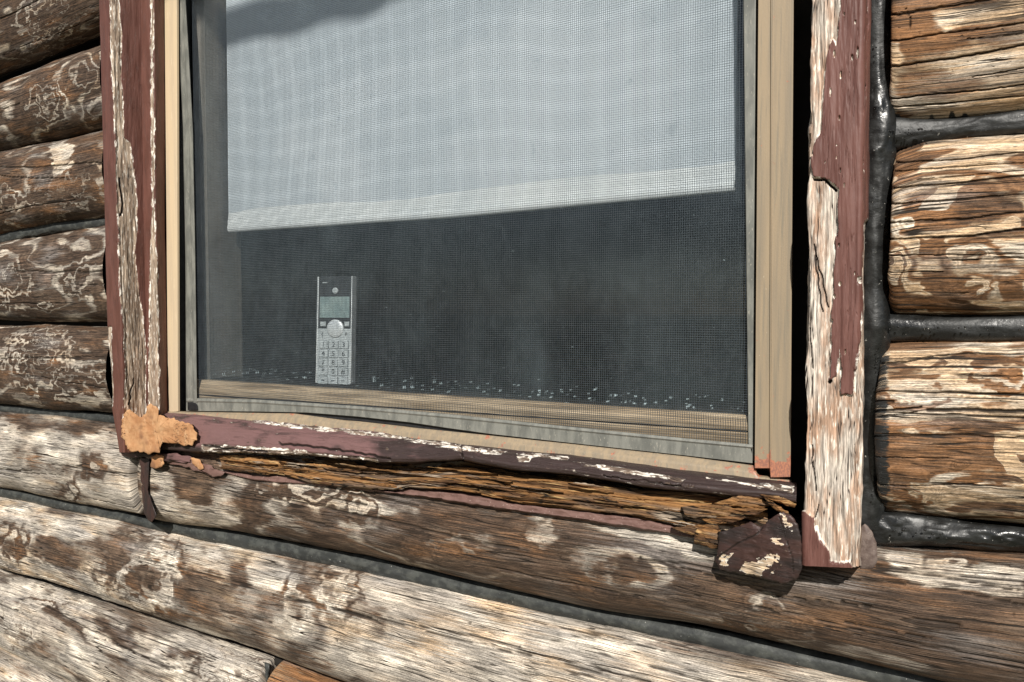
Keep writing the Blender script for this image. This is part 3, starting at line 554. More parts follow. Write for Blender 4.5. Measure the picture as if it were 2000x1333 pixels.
def board(name, R_, n, subs, key, mat, seed, bare=(), paint=(), cracks=(), rough=.0006, label=None, extra=None, lift=.0012, invert=False, chipn=0, dark=None):
    G = rails(R_, n, subs, key); px, py = pix(G)
    a = G[..., 2] if key == 1 else G[..., 0]
    w = np.cumsum(np.r_[0, np.linalg.norm(np.diff(G[:, n // 2], axis=0), axis=1)])[:, None] + 0 * a
    msk = np.full(px.shape, 40.0 if invert else -40.0)
    for p in bare: msk = np.maximum(msk, sdp(px, py, p))
    for p in paint: msk = np.minimum(msk, -sdp(px, py, p))
    if chipn:
        rc = random.Random(seed)
        for _ in range(chipn):
            x = rc.uniform(1610, 1678); y = rc.uniform(20, 740); rx = rc.uniform(.8, 2.2); ry = rx * rc.uniform(1.5, 5)
            q = np.sqrt(((px - x) / rx) ** 2 + ((py - y) / ry) ** 2); msk = np.maximum(msk, (1 - q) * 5)
    jag = (fbm(a * 90, w * 500, seed, 3) - .5) * 7 + (fbm(a * 30, w * 90, seed + 1, 3) - .5) * 9
    crk = np.zeros_like(px)
    for c in cracks:
        wd = c[-1]; crk = np.maximum(crk, sstep(wd * 1.2, wd * .4, dline(px + (vn(a * 120, w * 0, seed + 3) - .5) * 4, py + (vn(a * 120, w * 0, seed + 4) - .5) * 4, [q for q in c if isinstance(q, tuple)])))
    barem = sstep(-1, 1.5, msk + jag)
    N = gnormals(G)
    G = G + N * ((1 - barem) * lift + (fbm(a * 25, w * 220, seed + 7, 4) - .5) * rough * (1 + 2.5 * barem) * 2 - crk * .003 + (fbm(a * 8, w * 30, seed + 8, 2) - .5) * rough * 3)[..., None]
    return grid(name, G, mat, case, dict(st=np.stack([a, w, 0 * a + seed], -1), msk=msk + jag * .5, crk=crk, rst=0 * a if dark is None else dark(px, py)), label)
# left casing: outer board face, its return, inner board face, its return
TOPY = -230
bareA = [(212, -230), (226, -230), (232, 0), (238, 60), (236, 150), (243, 240), (240, 270), (255, 277), (259, 319), (268, 394), (267, 450), (263, 482), (270, 557), (278, 614), (286, 689), (284, 820), (240, 820), (244, 730), (234, 544), (229, 400), (225, 290), (221, 200), (216, 60)]
bareB = [(293, -230), (299, -230), (300, 0), (301, 200), (303, 420), (307, 520), (310, 650), (311, 810), (289, 810), (291, 600), (294, 480), (297, 420), (295, 200)]
board('outer_board', [[(193, TOPY, .05), (204, 300, .05), (226, 800, .05), (238, 884, .05)], [(186, TOPY, -.030), (195, 0, -.030), (204, 330, -.030), (210, 600, -.030), (221, 800, -.030), (235, 884, -.030)],
                      [(214, TOPY, -.032), (219, 0, -.032), (226, 330, -.032), (236, 600, -.032), (243, 884, -.032)],
                      [(276, TOPY, .016), (278, 0, .016), (282, 400, .016), (289, 700, .016), (292, 884, .016)]], 760, [4, 26, 60], 1, CASE, 61,
      bare=[bareA, [(211, 640), (218, 640), (222, 760), (220, 800), (213, 740)]], cracks=[[(262, 740), (252, 790), 1.6], [(232, 350), (240, 400), (236, 420), 2.2]],
      label='outer left board, maroon with a long bare wood strip')
board('inner_board', [[(274, TOPY, .014), (275, 0, .014), (279, 400, .014), (284, 700, .014), (290, 860, .014)], [(299, TOPY, .014), (301, 0, .014), (303, 400, .014), (309, 700, .014), (313, 860, .014)],
                      [(317, TOPY, .037), (320, 0, .037), (321, 400, .037), (325, 700, .037), (327, 860, .037)]], 700, [22, 18], 1, CASE, 62, bare=[bareB], lift=.0008,
      label='inner left board, maroon with a thin white line of old primer')
# right post
postpaint = [(1649, -230), (1690, -230), (1690, 0), (1686, 150), (1683, 330), (1682, 480), (1680, 560), (1677, 640), (1672, 714), (1668, 763), (1665, 772), (1643, 772), (1643, 690), (1640, 681), (1634, 735), (1621, 747), (1617, 740), (1621, 735), (1625, 623), (1627, 565),
             (1631, 471), (1636, 450), (1640, 372), (1621, 352), (1591, 345), (1587, 326), (1588, 292), (1599, 262), (1606, 217), (1616, 112), (1625, 75), (1634, 90), (1642, 41)]
board('right_post', [[(1592, TOPY, .07), (1589, 0, .07), (1578, 1100, .07)], [(1592, TOPY, -.033), (1587, 0, -.033), (1580, 450, -.033), (1573, 1000, -.033), (1573, 1104, -.033)],
                     [(1684, TOPY, -.035), (1682, 0, -.035), (1678, 450, -.035), (1668, 1000, -.035), (1668, 1108, -.035)],
                     [(1696, TOPY, -.020), (1694, 0, -.020), (1688, 450, -.020), (1680, 1000, -.020), (1679, 1106, -.020)], [(1696, TOPY, .05), (1694, 0, .05), (1688, 450, .05), (1680, 1000, .05), (1679, 1104, .05)]], 1000, [8, 74, 18, 10], 1, POST, 63,
      invert=True, paint=[postpaint, [(1570, 1000), (1588, 1012), (1600, 1052), (1622, 1078), (1622, 1095), (1660, 1099), (1672, 1120), (1566, 1120)], [(1677, 450), (1695, -250), (1700, -250), (1700, 400)]],
      bare=[], cracks=[[(1590, 352), (1610, 352), (1622, 362), (1634, 372), 2.6], [(1622, 744), (1620, 746), 3.4], [(1592, 500), (1598, 560), (1606, 610), 1.4], [(1582, 640), (1588, 720), 1.2], [(1590, 480), (1612, 580), (1618, 600), 1.4], [(1585, 870), (1592, 960), 1.2], [(1600, 985), (1592, 1010), 1.0]],
      chipn=26, lift=.0030, rough=.0009, label='right post, pale bare wood with a ragged sheet of maroon paint')
mesh('post_end', [at(1574, 1103, -.032), at(1668, 1107, -.034), at(1680, 1105, -.02), at(1680, 1105, .05), at(1574, 1103, .06)], [(0, 1, 2, 3, 4)], POST, case, False,
     dict(st=np.zeros((5, 3)), msk=[-40.0] * 5, crk=[0.0] * 5))
# sill, painted nosing
T1 = [(306, 806), (385, 812), (575, 828), (700, 843), (900, 869), (1120, 892), (1340, 920), (1500, 938), (1556, 944)]
E1 = [(300, 874), (385, 881), (612, 888), (744, 902), (815, 902), (900, 895), (1000, 914), (1120, 926), (1250, 946), (1400, 962), (1480, 968), (1556, 976)]
def rail(L, dy, dep, dx=0): return [(x + dx, y + dy, dep) for x, y in L]
chips = [[(x, np.interp(x, [p[0] for p in T1], [p[1] for p in T1]) + 1) for x in (480, 560, 640, 720, 800, 900)] + [(900, 882), (820, 868), (720, 852), (620, 842), (540, 834)],
         [(1010, 893), (1040, 895), (1035, 906), (1015, 905)], [(1120, 906), (1200, 916), (1340, 938), (1330, 944), (1180, 920)], [(1380, 936), (1550, 956), (1550, 968), (1450, 950)], [(900, 872), (990, 884), (980, 890), (905, 880)],
         [(1010, 886), (1110, 896), (1108, 902), (1010, 893)], [(600, 884), (740, 896), (740, 903), (610, 890)], [(395, 868), (600, 880), (600, 890), (395, 884)]]
board('sill_nosing', [rail(T1, 0, .036), rail(T1, 4, .020), [(x, np.interp(x, [p[0] for p in T1], [p[1] for p in T1]) * .55 + np.interp(x, [p[0] for p in E1], [p[1] for p in E1]) * .45, -.004) for x, _ in T1],
                      rail(E1, -6, -.013), rail(E1, 0, -.012), rail(E1, 2, .03)], 1000, [8, 30, 24, 6, 8], 0, SILLP, 64, dark=lambda px, py: sstep(640, 900, px) * .35 - .12 + .25 * sstep(860, 884, py - .075 * (px - 385)) * sstep(900, 800, px), bare=chips, rough=.0013,
      cracks=[[(545, 867), (600, 872), (700, 884), (760, 897), 2.2], [(398, 872), (520, 884), 2.0], [(900, 884), (905, 896), 1.8], [(1180, 930), (1330, 950), 1.0]], label='painted top edge of the sill, dark maroon with white chips')
mesh('sill_end', [at(1556, 944, .036), at(1556, 948, .02), at(1557, 962, -.004), at(1556, 972, -.013), at(1556, 976, .03)], [(0, 1, 2, 3, 4)], SILLP, case, False, dict(st=np.zeros((5, 3)), msk=[-9.0] * 5, crk=[0.0] * 5))
# rotten wood face
RT = [(430, 890), (612, 898), (744, 911), (815, 912), (900, 906), (1000, 922), (1120, 937), (1250, 956), (1400, 963), (1500, 990)]
RB = [(430, 918), (522, 931), (553, 926), (612, 944), (725, 957), (770, 960), (800, 954), (900, 963), (1000, 982), (1119, 995), (1250, 1012), (1337, 1034), (1400, 1058), (1500, 1075)]
G = rails([rail(RT, -12, .050), rail(RT, 0, .018), [(x, y + 8, .004) for x, y in RT],
           [(x, .5 * np.interp(x, [p[0] for p in RT], [p[1] for p in RT]) + .5 * y, -.003) for x, y in RB], rail(RB, -2, -.006), rail(RB, 2, .022)], 900, [8, 12, 26, 26, 8], 0)
px, py = pix(G); a = G[..., 0]; ww = np.cumsum(np.r_[0, np.linalg.norm(np.diff(G[:, 450], axis=0), axis=1)])[:, None] + 0 * a
ridge = (fbm(a * 5, ww * 190 + a * 3, 71, 4) - .5); lay = np.abs(fbm(a * 3, ww * 80 + a * 5, 72, 3) - .5) * 2; stp = np.floor(fbm(a * 5, ww * 60 + a * 3, 75, 2) * 7) / 7
deep = sstep(.10, .0, lay)
G = G + gnormals(G) * (ridge * .009 - deep * .008 + (stp - .5) * .014 + (fbm(a * 60, ww * 400, 73, 2) - .5) * .0016)[..., None]
grid('rotten_face', G, ROT, case, dict(st=np.stack([a, ww, 0 * a + 3], -1), crk=deep * .85, msk=0 * a), 'rotten orange brown wood split open below the sill edge')
# maroon caulk line under the rotten face
CB = [(395, 925), (480, 938), (545, 946), (640, 948), (770, 966), (900, 984), (1000, 1000), (1119, 1016), (1250, 1035), (1330, 1050), (1400, 1064)]
G = rails([rail([(p[0], p[1]) for p in RB if p[0] <= 1400] , -3, .012), rail([(p[0], p[1]) for p in RB if p[0] <= 1400], 3, .000), rail([(max(430, x), y) for x, y in CB if x > 395], -4, -.002), rail([(max(430, x), y) for x, y in CB if x > 395], 0, .010)], 500, [5, 10, 5], 0)
px, py = pix(G); G = G + gnormals(G) * ((fbm(px / 25, py / 9, 77, 3) - .5) * .004)[..., None]
grid('caulk_line', G, CAULK, case)
# loose splinters on the rotten face
rs = random.Random(12); k = 0
for i in range(40):
    x = rs.uniform(470, 1440); t = rs.uniform(.08, .9); y = np.interp(x, [p[0] for p in RT], [p[1] for p in RT]) * (1 - t) + np.interp(x, [p[0] for p in RB], [p[1] for p in RB]) * t
    L = rs.uniform(50, 190) * (1 if x > 800 else .75); wd = rs.uniform(1.2, 3.6) * (.7 + .3 * x / 1000); sl = .12 + rs.uniform(-.03, .03)
    pl = [(x - L / 2, y - L / 2 * sl), (x - L * .3, y - L * .3 * sl - wd * .8), (x + L * .1, y + L * .1 * sl - wd), (x + L * .4, y + L * .4 * sl - wd * .5), (x + L / 2, y + L / 2 * sl), (x + L * .3, y + L * .3 * sl + wd * .7), (x - L * .1, y - L * .1 * sl + wd)]
    lump('splinter', pl, .002 - .006 * t, rs.uniform(.0015, .006), ROT, case, 200 + i, rings=4, n=30, back=.010, rough=.25)
for i, (pl, y0, h) in enumerate([([(1484, 966), (1500, 964), (1530, 973), (1555, 985), (1553, 992), (1520, 982), (1498, 975)], -.014, .004), ([(1490, 968), (1515, 985), (1540, 1000), (1552, 1018), (1545, 1022), (1525, 1003), (1500, 985)], -.020, .005),
                                 ([(1362, 1033), (1408, 1036), (1412, 1060), (1398, 1074), (1376, 1066), (1354, 1062), (1356, 1044)], -.016, .008), ([(1390, 984), (1440, 968), (1480, 972), (1508, 986), (1486, 993), (1440, 990)], -.012, .005), ([(1380, 1000), (1440, 992), (1500, 994), (1478, 1006), (1430, 1010)], -.014, .005), ([(1370, 1014), (1420, 1008), (1464, 1010), (1436, 1020), (1390, 1026)], -.013, .004),
                                 ([(1330, 990), (1420, 985), (1440, 1000), (1410, 1012), (1340, 1010)], -.015, .004), ([(1310, 1030), (1400, 1022), (1410, 1040), (1350, 1046)], -.014, .004)]):
    lump('splinter', pl, y0, h, ROT, case, 260 + i, rings=5, n=40, back=.018, rough=.3)
# filler patch smeared into the corner
lump('filler_patch', [(241, 808), (252, 800), (270, 815), (284, 812), (290, 790), (298, 786), (308, 797), (313, 812), (345, 822), (378, 829), (381, 846), (384, 862), (374, 873), (345, 868), (318, 864), (309, 884), (296, 886), (282, 884), (262, 880), (247, 874), (236, 850)], -.027, .004, FILL, case, 81, rings=24, n=260, rough=.75, back=.03,
     tilt=(.00014, 0), flat=.8, label='tan filler smeared over the lower left corner')
lump('filler_patch', [(296, 892), (306, 886), (320, 893), (321, 908), (308, 915), (294, 912)], -.012, .004, FILL, case, 82, rings=5, n=40, rough=.35, back=.02)
lump('filler_patch', [(372, 893), (392, 900), (398, 915), (388, 918), (376, 906)], -.008, .003, FILL, case, 83, rings=5, n=40, rough=.35, back=.02)
lump('broken_paint', [(236, 876), (262, 883), (300, 888), (330, 886), (378, 893), (372, 905), (320, 902), (292, 897), (262, 893), (238, 890)], -.006, .006, SILLP, case, 84, rings=6, n=70, rough=.7, back=.02)
lump('broken_paint', [(322, 890), (372, 896), (400, 905), (440, 925), (420, 934), (360, 912), (330, 905)], -.004, .003, CAULK, case, 85, rings=6, n=50, rough=.5, back=.02)
# the broken end block of the sill
blk = [(1403, 1039), (1442, 1030), (1464, 1019), (1486, 1030), (1512, 1008), (1530, 999), (1552, 1012), (1565, 1047), (1567, 1109), (1556, 1133), (1526, 1140), (1482, 1126), (1407, 1114), (1396, 1096), (1403, 1065)]
patch_ = [(1447, 1113), (1455, 1100), (1482, 1095), (1512, 1085), (1521, 1093), (1499, 1109), (1486, 1124), (1469, 1124)]
lump('sill_end_block', blk, -.030, .009, BLOCKP, case, 91, rings=26, n=180, back=.055, rough=.30, tilt=(-.00008, .00004),
     attrs_fn=lambda px, py: dict(msk=(fbm(px / 7, py / 3.2, 5, 3) - .5) * 22 + np.maximum.reduce([sdp(px, py, patch_) * 1.0 + 1, -2.2 * dline(px, py, [(1410, 1100), (1440, 1075)]) + 1, -2.2 * dline(px, py, [(1500, 1126), (1530, 1100)]) + 1, sdp(px, py, [(1508, 1052), (1524, 1048), (1528, 1060), (1512, 1064)]) - 2, sdp(px, py, [(1524, 1006), (1532, 1010), (1548, 1034), (1538, 1030)]),
                                  sdp(px, py, [(1404, 1090), (1412, 1080), (1424, 1086), (1420, 1108), (1408, 1108)]) - 2]),
                                  crk=np.maximum(sstep(2.0, .6, dline(px, py, [(1400, 1090), (1440, 1062), (1478, 1044), (1490, 1030)])), sstep(1.6, .5, dline(px, py, [(1522, 1010), (1534, 1050), (1546, 1085), (1550, 1120)])))),
     label='broken dark painted block at the right end of the sill', flat=.72)
lump('paint_flake', [(1463, 1160), (1478, 1157), (1485, 1166), (1482, 1176), (1466, 1172)], .002, .0025, CAULK, wall, 92, rings=4, n=24, back=.004, rough=.4)

# ------------------------------------------------------------------ METAL WINDOW FRAME AND GLASS
win = thing('window', 'tall window in a tan painted metal frame with dusty glass, set in the log wall', 'window', (-.7, .05, 1.2)); win['kind'] = 'thing'
def prism(name, quad_t, quad_b, mat, parent, attrs=None, label=None, bev=.0008, n=2):
    """upright or lying bar between two matching cross sections (lists of 3D points)"""
    A_, B_ = np.array(quad_t, float), np.array(quad_b, float); k = len(A_); V = []
    for q in np.linspace(0, 1, n): V += (A_ * (1 - q) + B_ * q).tolist()
    Fc = [[i * k + j, i * k + (j + 1) % k, (i + 1) * k + (j + 1) % k, (i + 1) * k + j] for i in range(n - 1) for j in range(k)] + [list(range(k))[::-1], [(n - 1) * k + j for j in range(k)]]
    o = mesh(name, V, Fc, mat, parent, False, attrs(np.array(V)) if attrs else None, label)
    bv = o.modifiers.new('bevel', 'BEVEL'); bv.width = bev; bv.segments = 2; bv.limit_method = 'ANGLE'; bv.angle_limit = R(25)
    return o
YM = .037
def bar(name, L, Rr, yf, yb, mat, parent, **k):
    """bar whose front face is bounded by two photo lines L and Rr, each ((px,py),(px,py))"""
    a = [at(*L[0], yf), at(*Rr[0], yf)]; b = [at(*L[1], yf), at(*Rr[1], yf)]
    sh = np.array([0, yb - yf, 0]); return prism(name, [a[0], a[1], a[1] + sh, a[0] + sh], [b[0], b[1], b[1] + sh, b[0] + sh], mat, parent, **k)
norst = lambda V: dict(rst=np.zeros(len(V)))
bar('left_frame', ((319, TOPY), (328, 806)), ((344, TOPY), (347, 804)), YM + .002, YM + .007, TAN_LIT, win, attrs=norst)
def rstf(V):
    px, py = pix(V); return dict(rst=sstep(862, 925, py))
cx = [(1481, 1474), (1505, 1502), (1508, 1505), (1550, 1544)]
def xat(t, b, f): return t + (b - t) * f
sec = []
for pyy in (TOPY, 915):
    f_ = pyy / 915; a_, b_, c_, d_ = [xat(t, b, f_) for t, b in cx]
    y2 = pyy if pyy < 0 else 932
    sec.append([at(a_, pyy, YM - .004), at(b_, pyy, YM - .004), at((b_ + c_) / 2 - .5, pyy, YM - .0072), at(c_, pyy, YM - .0072), at(c_ + 1, y2, YM - .005), at(d_, y2, YM - .005), at(d_ + 2, y2, YM + .05), at(a_, pyy, YM + .09)])
prism('right_frame', sec[0], sec[1], TAN, win, attrs=rstf, n=60, bev=.0004, label='right upright of the tan frame, stained orange at its foot')
# bottom frame strip
T0 = [(318, 800), (385, 803), (575, 806), (700, 823), (900, 843), (1120, 866), (1340, 890), (1476, 908), (1480, 926), (1545, 934)]
G = rails([[(x, y + 3, YM + .03) for x, y in T0], [(x, y + 2, YM + .006) for x, y in T0], [(x, y + .55 * max(2, np.interp(x, [p[0] for p in T1], [p[1] for p in T1]) - y), YM - .001) for x, y in T0], [(x, np.interp(x, [p[0] for p in T1], [p[1] for p in T1]) + 1, YM - .003) for x, y in T0]], 300, [3, 4, 4], 0)
px, py = pix(G)
grid('bottom_frame', G, TAN, win, dict(rst=np.clip(.12 + .30 * sstep(1380, 1500, px) + .25 * (vn(px / 60, py / 3, 4) - .3), 0, 1)))
# black bars put the channels' shade into colour beside the screen; then the sash
bar('gap_shade_bar', ((322, TOPY), (330, 806)), ((342, TOPY), (346, 803)), YM + .0075, .125, GAP_BLACK, win)
bar('gap_shade_bar', ((334, TOPY), (340, 803)), ((372, TOPY), (384, 800)), .0745, .125, GAP_BLACK, win)
bar('gap_shade_bar', ((1449, TOPY), (1458, 900)), ((1480, TOPY), (1476, 915)), .062, .10, GAP_BLACK, win)
bar('gap_shade_bar', ((1545, TOPY), (1540, 940)), ((1600, TOPY), (1590, 1060)), .075, .12, DARK, win)
XJL = at(385, 500, .055)[0]; XJR = at(1462, 500, .06)[0]
ZS = at(650, 757, .075)[2]                        # top of the inner wooden sill rail
box('inner_jamb', XJL - .03, XJL, .0765, .15, ZS - .06, 2.38, JAMB, win, .002, 'brown grey inner side of the window at left')
box('inner_jamb', XJR + .004, XJR + .04, .0765, .15, ZS - .06, 2.38, JAMB, win, .002)
SR = T('weathered_sash_wood'); st_ = SR.obj(); g1 = SR.noise(st_, (9, 9, 320), 4, .6); g2 = SR.noise(st_, (6, 6, 60), 3, .6)
c_ = SR.mix(SR.sm(g2, .4, .6), (.26, .20, .13), (.36, .29, .20)); c_ = SR.mix(1.0, c_, SR.comb(*[SR.sm(g1, .3, .7, .5, 1.25)] * 3), 'MULTIPLY')
SASH = SR.fin(c_, .7, SR.bump(g1, .6, .001))
zl, zr = at(390, 742, .058)[2], at(1460, 812, .058)[2]
prism('sash_rail', [at(384, 742, .060), at(384, 760, .053), at(384, 840, .053), at(384, 840, .075), at(384, 740, .075)], [at(1470, 813, .060), at(1470, 832, .053), at(1470, 930, .053), at(1470, 930, .075), at(1470, 811, .075)], SASH, win, bev=.001)
prism('rail_groove', [at(384, 770, .0526), at(384, 772.5, .0526), at(384, 772.5, .054), at(384, 770, .054)], [at(1470, 842, .0526), at(1470, 845, .0526), at(1470, 845, .054), at(1470, 842, .054)], DARK, win, bev=.0001)
Vg, Fg = boxv(XJL - .008, XJR + .012, .0700, .0738, ZS - .05, 2.38)
gl = mesh('glass_pane', Vg, Fg, GLASS, win, False, dict(zb=[float(at(900, 757, .07)[2])] * len(Vg)))

# ------------------------------------------------------------------ INSECT SCREEN, warped in its channel
scr = thing('insect_screen', 'grey framed insect screen covering the whole window, bowed away from the tan frame', 'window screen', (-.7, .05, 1.2))
YF = .047
LL = [(338, TOPY), (343, 0), (350, 100), (358, 250), (363, 500), (364.5, 803)]; LR = [(356, TOPY), (363, 0), (369, 100), (377, 250), (382, 500), (385.5, 787)]
G = rails([[(x - 1, y, YF + .008) for x, y in LL], [(x, y, YF + .001) for x, y in LL], [(x + 2, y, YF) for x, y in LL], [(x - 9, y, YF) for x, y in LR], [(x - 7, y, YF - .0012) for x, y in LR], [(x - 1, y, YF - .0012) for x, y in LR], [(x, y, YF + .008) for x, y in LR]], 160, [2, 1, 4, 1, 2, 2], 1)
grid('left_rail', G, GREY, scr, smooth=False)
bar('right_rail', ((1449, TOPY), (1461, 866)), ((1478, TOPY), (1471, 903)), YF, YF + .008, GREY, scr, bev=.0012)
FT = [(364, 778), (500, 781), (700, 794), (900, 812), (1120, 835), (1340, 857), (1470, 869)]
FB = [(364, 803), (500, 804), (600, 806), (700, 814), (800, 825), (880, 837), (960, 848), (1120, 866), (1340, 890), (1470, 905)]
G = rails([[(x, y - 1, YF + .008) for x, y in FT], [(x, y, YF) for x, y in FT], [(x, y + 5, YF - .0015) for x, y in FT], [(x, y + 8, YF) for x, y in FT], [(x, y, YF) for x, y in FB], [(x, y + 1, YF + .008) for x, y in FB]], 200, [2, 2, 2, 5, 2], 0)
grid('bottom_rail', G, GREY, scr, label='bottom rail of the screen, sagging in the middle', smooth=False)
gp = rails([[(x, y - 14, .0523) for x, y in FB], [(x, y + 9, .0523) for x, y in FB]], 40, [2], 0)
grid('gap_shade_plate', gp, GAP_BLACK, win, smooth=False)  # black plate standing in for the shade under the sagging rail
lump('corner_key', [(367, 789), (375, 785), (385, 790), (386, 802), (368, 803)], YF - .001, .001, GAP_BLACK, scr, 95, rings=3, n=20, back=.004, rough=.1)
# the woven mesh: every wire a thin three sided prism with a slight weave
def wires():
    V, Fq = [], []; pitch, r = .00275, .00023
    XA, XB = at(383, 500, YF + .004)[0], at(1463, 500, YF + .004)[0]
    bl = lambda X: np.interp(X, [at(x, y, YF)[0] for x, y in FT], [at(x, y + 3, YF)[2] for x, y in FT])
    ztop = 2.1; Y = YF + .0045
    sag = lambda X, Z: (fbm(np.array(X) * 3, np.array(Z) * 3, 99, 2) - .5) * .004
    base = 0
    for X in np.arange(XA, XB, pitch):
        zs = np.linspace(float(bl(X)), ztop, 14); xs = X + .0012 * (vn(zs * 4 + X * 2, 0 * zs, 5) - .5); ys = Y + sag(0 * zs + X, zs)
        ring = np.array([(0, -r), (r * .87, r * .5), (-r * .87, r * .5)])
        P = np.stack([np.stack([xs + a, ys + b, zs], 1) for a, b in ring], 1).reshape(-1, 3); V.append(P)
        for i in range(13):
            for j in range(3): Fq.append((base + i * 3 + j, base + i * 3 + (j + 1) % 3, base + (i + 1) * 3 + (j + 1) % 3, base + (i + 1) * 3 + j))
        base += len(P)
    zb0 = min(float(bl(XA)), float(bl(XB)))
    for Z in np.arange(zb0, ztop, pitch):
        xs = np.linspace(XA, XB, 16); zs = Z + .0012 * (vn(xs * 4 + Z * 3, 0 * xs, 8) - .5); ys = Y - .0001 + sag(xs, 0 * xs + Z)
        ring = np.array([(-r, 0), (r * .5, r * .87), (r * .5, -r * .87)])
        P = np.stack([np.stack([xs, ys + a, zs + b], 1) for a, b in ring], 1).reshape(-1, 3); V.append(P)
        for i in range(15):
            for j in range(3): Fq.append((base + i * 3 + j, base + i * 3 + (j + 1) % 3, base + (i + 1) * 3 + (j + 1) % 3, base + (i + 1) * 3 + j))
        base += len(P)
    return np.concatenate(V), np.array(Fq)
V, Fq = wires(); o = mesh('wire_mesh', V, Fq, WIRE, scr, True); o['kind'] = 'stuff'

# ------------------------------------------------------------------ ROLLER SHADE inside
YB = .115
sh = thing('roller_shade', 'white cloth roller shade pulled two thirds down behind the glass', 'window shade', (-.7, YB, 1.6))
n, m = 160, 120; XA, XB = at(446, 300, YB)[0], at(1437, 300, YB)[0]
xs = np.linspace(XA, XB, n); zb_ = np.interp(xs, [at(x, y, YB)[0] for x, y in ((450, 440), (900, 407), (1437, 352))], [at(x, y, YB)[2] for x, y in ((450, 440), (900, 407), (1437, 352))])
G = np.zeros((n, m, 3)); tt = np.linspace(0, 1, m); G[..., 0] = xs[:, None]; G[..., 2] = zb_[:, None] + (2.35 - zb_)[:, None] * tt[None]
G[..., 1] = YB + .004 * (fbm(G[..., 0] * 4, G[..., 2] * 2, 41, 3) - .5) + .0008 * (fbm(G[..., 0] * 14, G[..., 2] * 3, 42, 3) - .5)
grid('shade_cloth', G, BLIND, sh)
hem = []; hh = .022
for i in range(10):
    a = i / 9 * math.pi * 2
hem = np.stack([np.stack([xs, YB - .0005 - .0045 * np.cos(a) + 0 * xs, zb_ + hh * .35 * math.sin(a) - .006], 1) for a in np.linspace(-R(170), R(170), 18)], 1)
HEM = make_simple('bright_hem_cloth', (.61, .63, .64), (.69, .70, .70), (7, 7, 7), .85, .2, 0, .0004)
grid('hem_bar', hem, HEM, sh)
tt = np.linspace(0, 1, 8); hz = np.stack([np.stack([xs, YB - .0045 + .004 * t + .002 * (fbm(xs * 4, xs * 0 + t, 45, 3) - .5), zb_ + .030 * t - .004 + .002 * (vn(xs * 9, xs * 0, 46) - .5)], 1) for t in tt], 1)
grid('hem_pocket', hz, HEM, sh)

# ------------------------------------------------------------------ cordless phone on the inner sill
room = []
zi = at(650, 752, .105)[2]
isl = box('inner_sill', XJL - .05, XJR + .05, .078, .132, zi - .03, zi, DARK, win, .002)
pc = at(651, 752, .105)
ph = thing('cordless_phone', 'silver and black cordless phone handset standing on the inner window sill', 'phone', tuple(pc))
ph.rotation_euler = (R(-3), 0, R(14))
W_, H_, D_ = .0640, .1790, .022
SIL = make_simple('silver_plastic', (.42, .45, .46), (.5, .53, .54), (60, 60, 60), .35, .5, .0, .0001)
SIL2 = make_simple('chrome_edge', (.72, .74, .76), (.8, .82, .83), (60, 60, 60), .25, .6, .3, .0001)
BLK = make_simple('black_gloss_plastic', (.02, .022, .025), (.03, .032, .035), (60, 60, 60), .22, .5, 0, .0001)
LCD = make_simple('grey_green_display', (.20, .27, .27), (.26, .33, .32), (60, 60, 60), .3, .5, 0, .0001)
INK = make_simple('dark_key_print', (.04, .045, .05), (.05, .055, .06), (60, 60, 60), .5, .3, 0, .0001)
KEY = make_simple('pale_key_plastic', (.40, .43, .44), (.48, .51, .52), (60, 60, 60), .35, .5, 0, .0001)
def lp(name, x0, x1, y0, y1, z0, z1, mat, parent, b=.0008):
    V_, F_ = boxv(x0, x1, y0, y1, z0, z1, b); me = bpy.data.meshes.new(name); me.from_pydata(V_, [], F_); me.materials.append(mat)
    o = bpy.data.objects.new(name, me); COL.objects.link(o); o.parent = parent; return o
lp('handset_body', -W_ / 2, W_ / 2, 0, D_, 0, H_, BLK, ph, .003)
lp('side_trim', -W_ / 2 - .0006, -W_ / 2 + .0022, -.0014, D_ * .6, .002, H_ - .001, SIL2, ph)
lp('side_trim', W_ / 2 - .0016, W_ / 2 + .0006, -.0014, D_ * .6, .002, H_ - .001, SIL2, ph)
kp = lp('keypad_plate', -W_ / 2 + .0023, W_ / 2 - .0017, -.0010, .004, .0015, .092, SIL, ph, .0006)
lp('display', -W_ / 2 + .0045, W_ / 2 - .0045, -.0008, .003, .110, .1445, LCD, ph, .0004)
def disc(name, x, z, rx, rz, y, d, mat, parent, n=32, dome=.3):
    rows = []
    for k, dd in ((1, d), (1, 0), (.85, -d * dome), (.5, -d * dome * 1.6), (.02, -d * dome * 1.8)):
        rows.append([(x + rx * k * math.cos(a), y + dd, z + rz * k * math.sin(a)) for a in np.linspace(0, 2 * math.pi, n + 1)])
    P = np.array(rows); f = gridfaces(5, n + 1, True); me = bpy.data.meshes.new(name); me.from_pydata(P.reshape(-1, 3).tolist(), [], f.tolist()); me.materials.append(mat)
    me.polygons.foreach_set('use_smooth', [True] * len(me.polygons)); o = bpy.data.objects.new(name, me); COL.objects.link(o); o.parent = parent; return o
disc('earpiece', .0005, .1545, .0055, .005, -.0004, .001, SIL, ph)
disc('navigation_button', .0022, .0920, .0155, .0150, -.0016, .003, SIL2, ph)
lp('soft_key', -.026, -.0155, -.0012, .003, .096, .1035, SIL, ph); lp('soft_key', .0185, .0275, -.0012, .003, .096, .1035, SIL, ph)
lp('maker_mark', -.0235, -.0145, -.0005, .001, .1672, .1688, SIL, ph, .0002)
